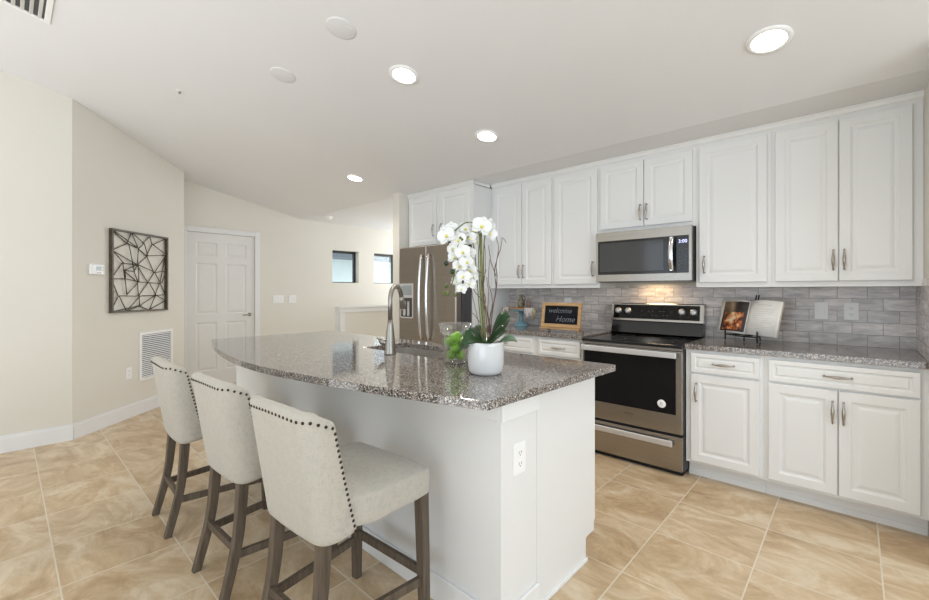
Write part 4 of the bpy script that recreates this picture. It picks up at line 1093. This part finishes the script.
# wire wall art
art = thing('wire_wall_art', 'square dark bronze wire wall art of crossing triangles on the angled wall', 'wall art', onB(0.80, 1.48, 0.002), AN)
ND = {'TL': (0.392, 1.885), 'TR': (1.205, 1.891), 'BR': (1.20, 1.080), 'BL': (0.392, 1.088), 'a': (0.657, 1.879), 'b': (0.925, 1.873), 'c': (0.400, 1.681), 'd': (0.605, 1.769), 'e': (0.752, 1.737), 'f': (0.829, 1.794), 'g': (0.967, 1.793), 'h': (0.886, 1.666), 'i': (1.195, 1.699), 'j': (1.003, 1.493), 'k': (1.195, 1.52), 'l': (0.741, 1.564), 'm': (0.536, 1.567), 'n': (0.40, 1.407), 'o': (0.565, 1.412), 'p': (0.487, 1.243), 'q': (0.585, 1.092), 'r': (0.763, 1.237), 's': (0.774, 1.138), 't': (0.92, 1.085), 'u': (1.015, 1.242), 'v': (1.195, 1.25), 'w': (0.909, 1.379), 'x': (1.102, 1.377), 'y': (1.195, 1.178), 'z': (0.752, 1.384), 'A': (0.688, 1.488), 'B': (0.555, 1.497), 'C': (0.595, 1.254)}
ED = 'TL-d TL-e c-TL a-d a-e a-f b-f b-g f-h c-d c-l d-A d-e e-l e-f e-h g-TR g-i g-h h-l h-i h-j i-j j-k j-w j-x j-l l-m l-A l-z l-w l-B m-c m-n m-o B-A B-z A-z n-o n-p o-C o-z p-BL p-q p-r r-z z-C z-w r-w r-s r-q s-t s-u s-q r-u u-v u-w u-x x-w x-k x-v u-t u-y t-y BL-s B-o x-i'.split()
def A_(k, y): s, z = ND[k]; return (0.39+(s-0.39)*0.945-0.80, y, z-1.48)
bm = bmesh.new()
for a, b in (('TL', 'TR'), ('TR', 'BR'), ('BR', 'BL'), ('BL', 'TL')):
    p, r = Vector(A_(a, -0.018)), Vector(A_(b, -0.018)); d = (r-p).normalized()*0.009
    n_ = Vector((0, 1, 0)); s_ = d.cross(n_).normalized()*0.009
    vs = []
    for e_ in (p-d, r+d):
        vs.append([bm.verts.new(e_ + a1*s_ + Vector((0, b1*0.016, 0))) for a1, b1 in ((-1,-1),(1,-1),(1,1),(-1,1))])
    for k in range(4): bm.faces.new((vs[0][k], vs[0][(k+1)%4], vs[1][(k+1)%4], vs[1][k]))
    bm.faces.new(vs[0]); bm.faces.new(vs[1][::-1])
obj('frame', bm, 'iron', art, local=True)
bm = bmesh.new()
for i, e_ in enumerate(ED):
    a, b = e_.split('-'); y = -0.012 - 0.008*(i % 3)
    tube_to(bm, [A_(a, y), A_(b, y+0.003)], 0.0046, 6)
obj('wirework', bm, 'iron', art, local=True)

# return-air grille on the angled wall
gr = thing('wall_grille', 'white louvred return-air grille low on the angled wall behind the farthest stool', 'vent', onB(1.025, 0.595, 0.0005), AN)
gw, gh = 0.255, 0.255
bm = bmesh.new()
for b in ((-gw, gw, -0.012, 0, gh-0.028, gh), (-gw, gw, -0.012, 0, -gh, -gh+0.028), (-gw, -gw+0.028, -0.012, 0, -gh+0.028, gh-0.028), (gw-0.028, gw, -0.012, 0, -gh+0.028, gh-0.028)): quad_box(bm, *b)
obj('frame', bm, 'plastic', gr, local=True, bevel=0.002)
obj('backing', box(-gw+0.027, gw-0.027, -0.0015, 0, -gh+0.027, gh-0.027), 'darkgrey', gr, local=True)
for k in range(22):
    z = -gh+0.038 + k*(2*gh-0.076)/21
    R2 = Matrix.Translation((0, -0.006, z)) @ Matrix.Rotation(0.75, 4, 'X')
    obj('slat', box(-gw+0.028, gw-0.028, -0.0085, 0.0065, -0.0009, 0.0009, R2), 'plastic', gr, local=True)

# ceiling fittings: slope frame
SR = -math.atan(SL)
def ceil_thing(name, label, cat, x, y, group=None, flat=False):
    return thing(name, label, cat, (x, y, zc(y)-0.0005), 0, group, rot=(0 if flat else SR, 0, 0))
def can_light(x, y, label, flat=False):
    t = ceil_thing('recessed_light', label, 'ceiling light', x, y, 'recessed ceiling lights', flat)
    obj('trim_ring', lathe([(0.098, 0), (0.096, -0.006), (0.078, -0.009), (0.073, -0.006), (0.072, 0)], 40), 'plastic', t, local=True)
    obj('lens', lathe([(0, -0.0045), (0.072, -0.0045), (0.072, 0)], 32), 'lamp', t, local=True)
    l = bpy.data.lights.new('can_lamp', 'SPOT'); l.energy = 30; l.spot_size = math.radians(150); l.spot_blend = 1.0; l.shadow_soft_size = 0.07; l.color = (1.0, 0.92, 0.82)
    o = bpy.data.objects.new('can_lamp', l); COL.objects.link(o); o.parent = t; o.location = (0, 0, -0.03)
    return t
can_light(-0.313, 2.56, 'lit recessed ceiling light nearest the right wall')
can_light(-2.151, 1.757, 'lit recessed ceiling light over the island, left of the orchid')
can_light(-2.152, 2.60, 'lit recessed ceiling light above the orchid, between island and wall cabinets')
can_light(-4.014, 2.594, 'lit recessed ceiling light farthest away, near the stub wall by the fridge')
for x, y, lb in ((-2.146, 1.297, 'flat white round ceiling cover above the island, right one of the two'), (-2.905, 1.304, 'flat white round ceiling cover above the island, left one of the two')):
    t = ceil_thing('ceiling_cover', lb, 'ceiling cover', x, y, 'blank ceiling covers')
    obj('disc', lathe([(0, -0.006), (0.075, -0.006), (0.084, -0.003), (0.085, 0)], 40), 'cover', t, local=True)
    obj('screw', lathe([(0, -0.009), (0.004, -0.008), (0.005, -0.006)], 8, (0.05, 0.03, 0)), 'plastic', t, local=True)
t = ceil_thing('fire_sprinkler', 'small white sprinkler head on the ceiling near the left wall', 'sprinkler', -3.886, 0.933)
obj('escutcheon', lathe([(0, -0.003), (0.022, -0.004), (0.030, 0)], 20), 'plastic', t, local=True)
obj('head', lathe([(0, -0.022), (0.010, -0.021), (0.009, -0.012), (0.004, -0.010), (0.005, -0.003)], 12), 'nickel', t, local=True)
t = ceil_thing('smoke_detector', 'white smoke detector on the flat ceiling by the far back wall', 'smoke detector', -5.83, 3.30, flat=True)
obj('base', lathe([(0.070, 0), (0.070, -0.012), (0, -0.012)], 28), 'plastic', t, local=True)
obj('cap', lathe([(0.060, -0.012), (0.056, -0.034), (0.040, -0.042), (0, -0.042)], 28), 'plastic', t, local=True)
t = ceil_thing('ceiling_vent', 'white slatted air vent in the ceiling, top left corner', 'vent', -3.61, 0.0)
vw = 0.18; vh = 0.205
bm = bmesh.new()
for b in ((-vw, vw, vh-0.030, vh, -0.010, 0), (-vw, vw, -vh, -vh+0.030, -0.010, 0), (-vw, -vw+0.028, -vh+0.030, vh-0.030, -0.010, 0), (vw-0.028, vw, -vh+0.030, vh-0.030, -0.010, 0)): quad_box(bm, *b)
obj('frame', bm, 'plastic', t, local=True, bevel=0.003)
obj('backing', box(-vw+0.025, vw-0.025, -vh+0.028, vh-0.028, -0.001, 0), 'slot', t, local=True)
for k in range(9):
    y = -vh+0.05 + k*(2*vh-0.1)/8
    obj('slat', box(-vw+0.028, vw-0.028, -0.010, 0.010, -0.001, 0.001, Matrix.Translation((0, y, -0.008)) @ Matrix.Rotation(0.7, 4, 'X')), 'plastic', t, local=True)
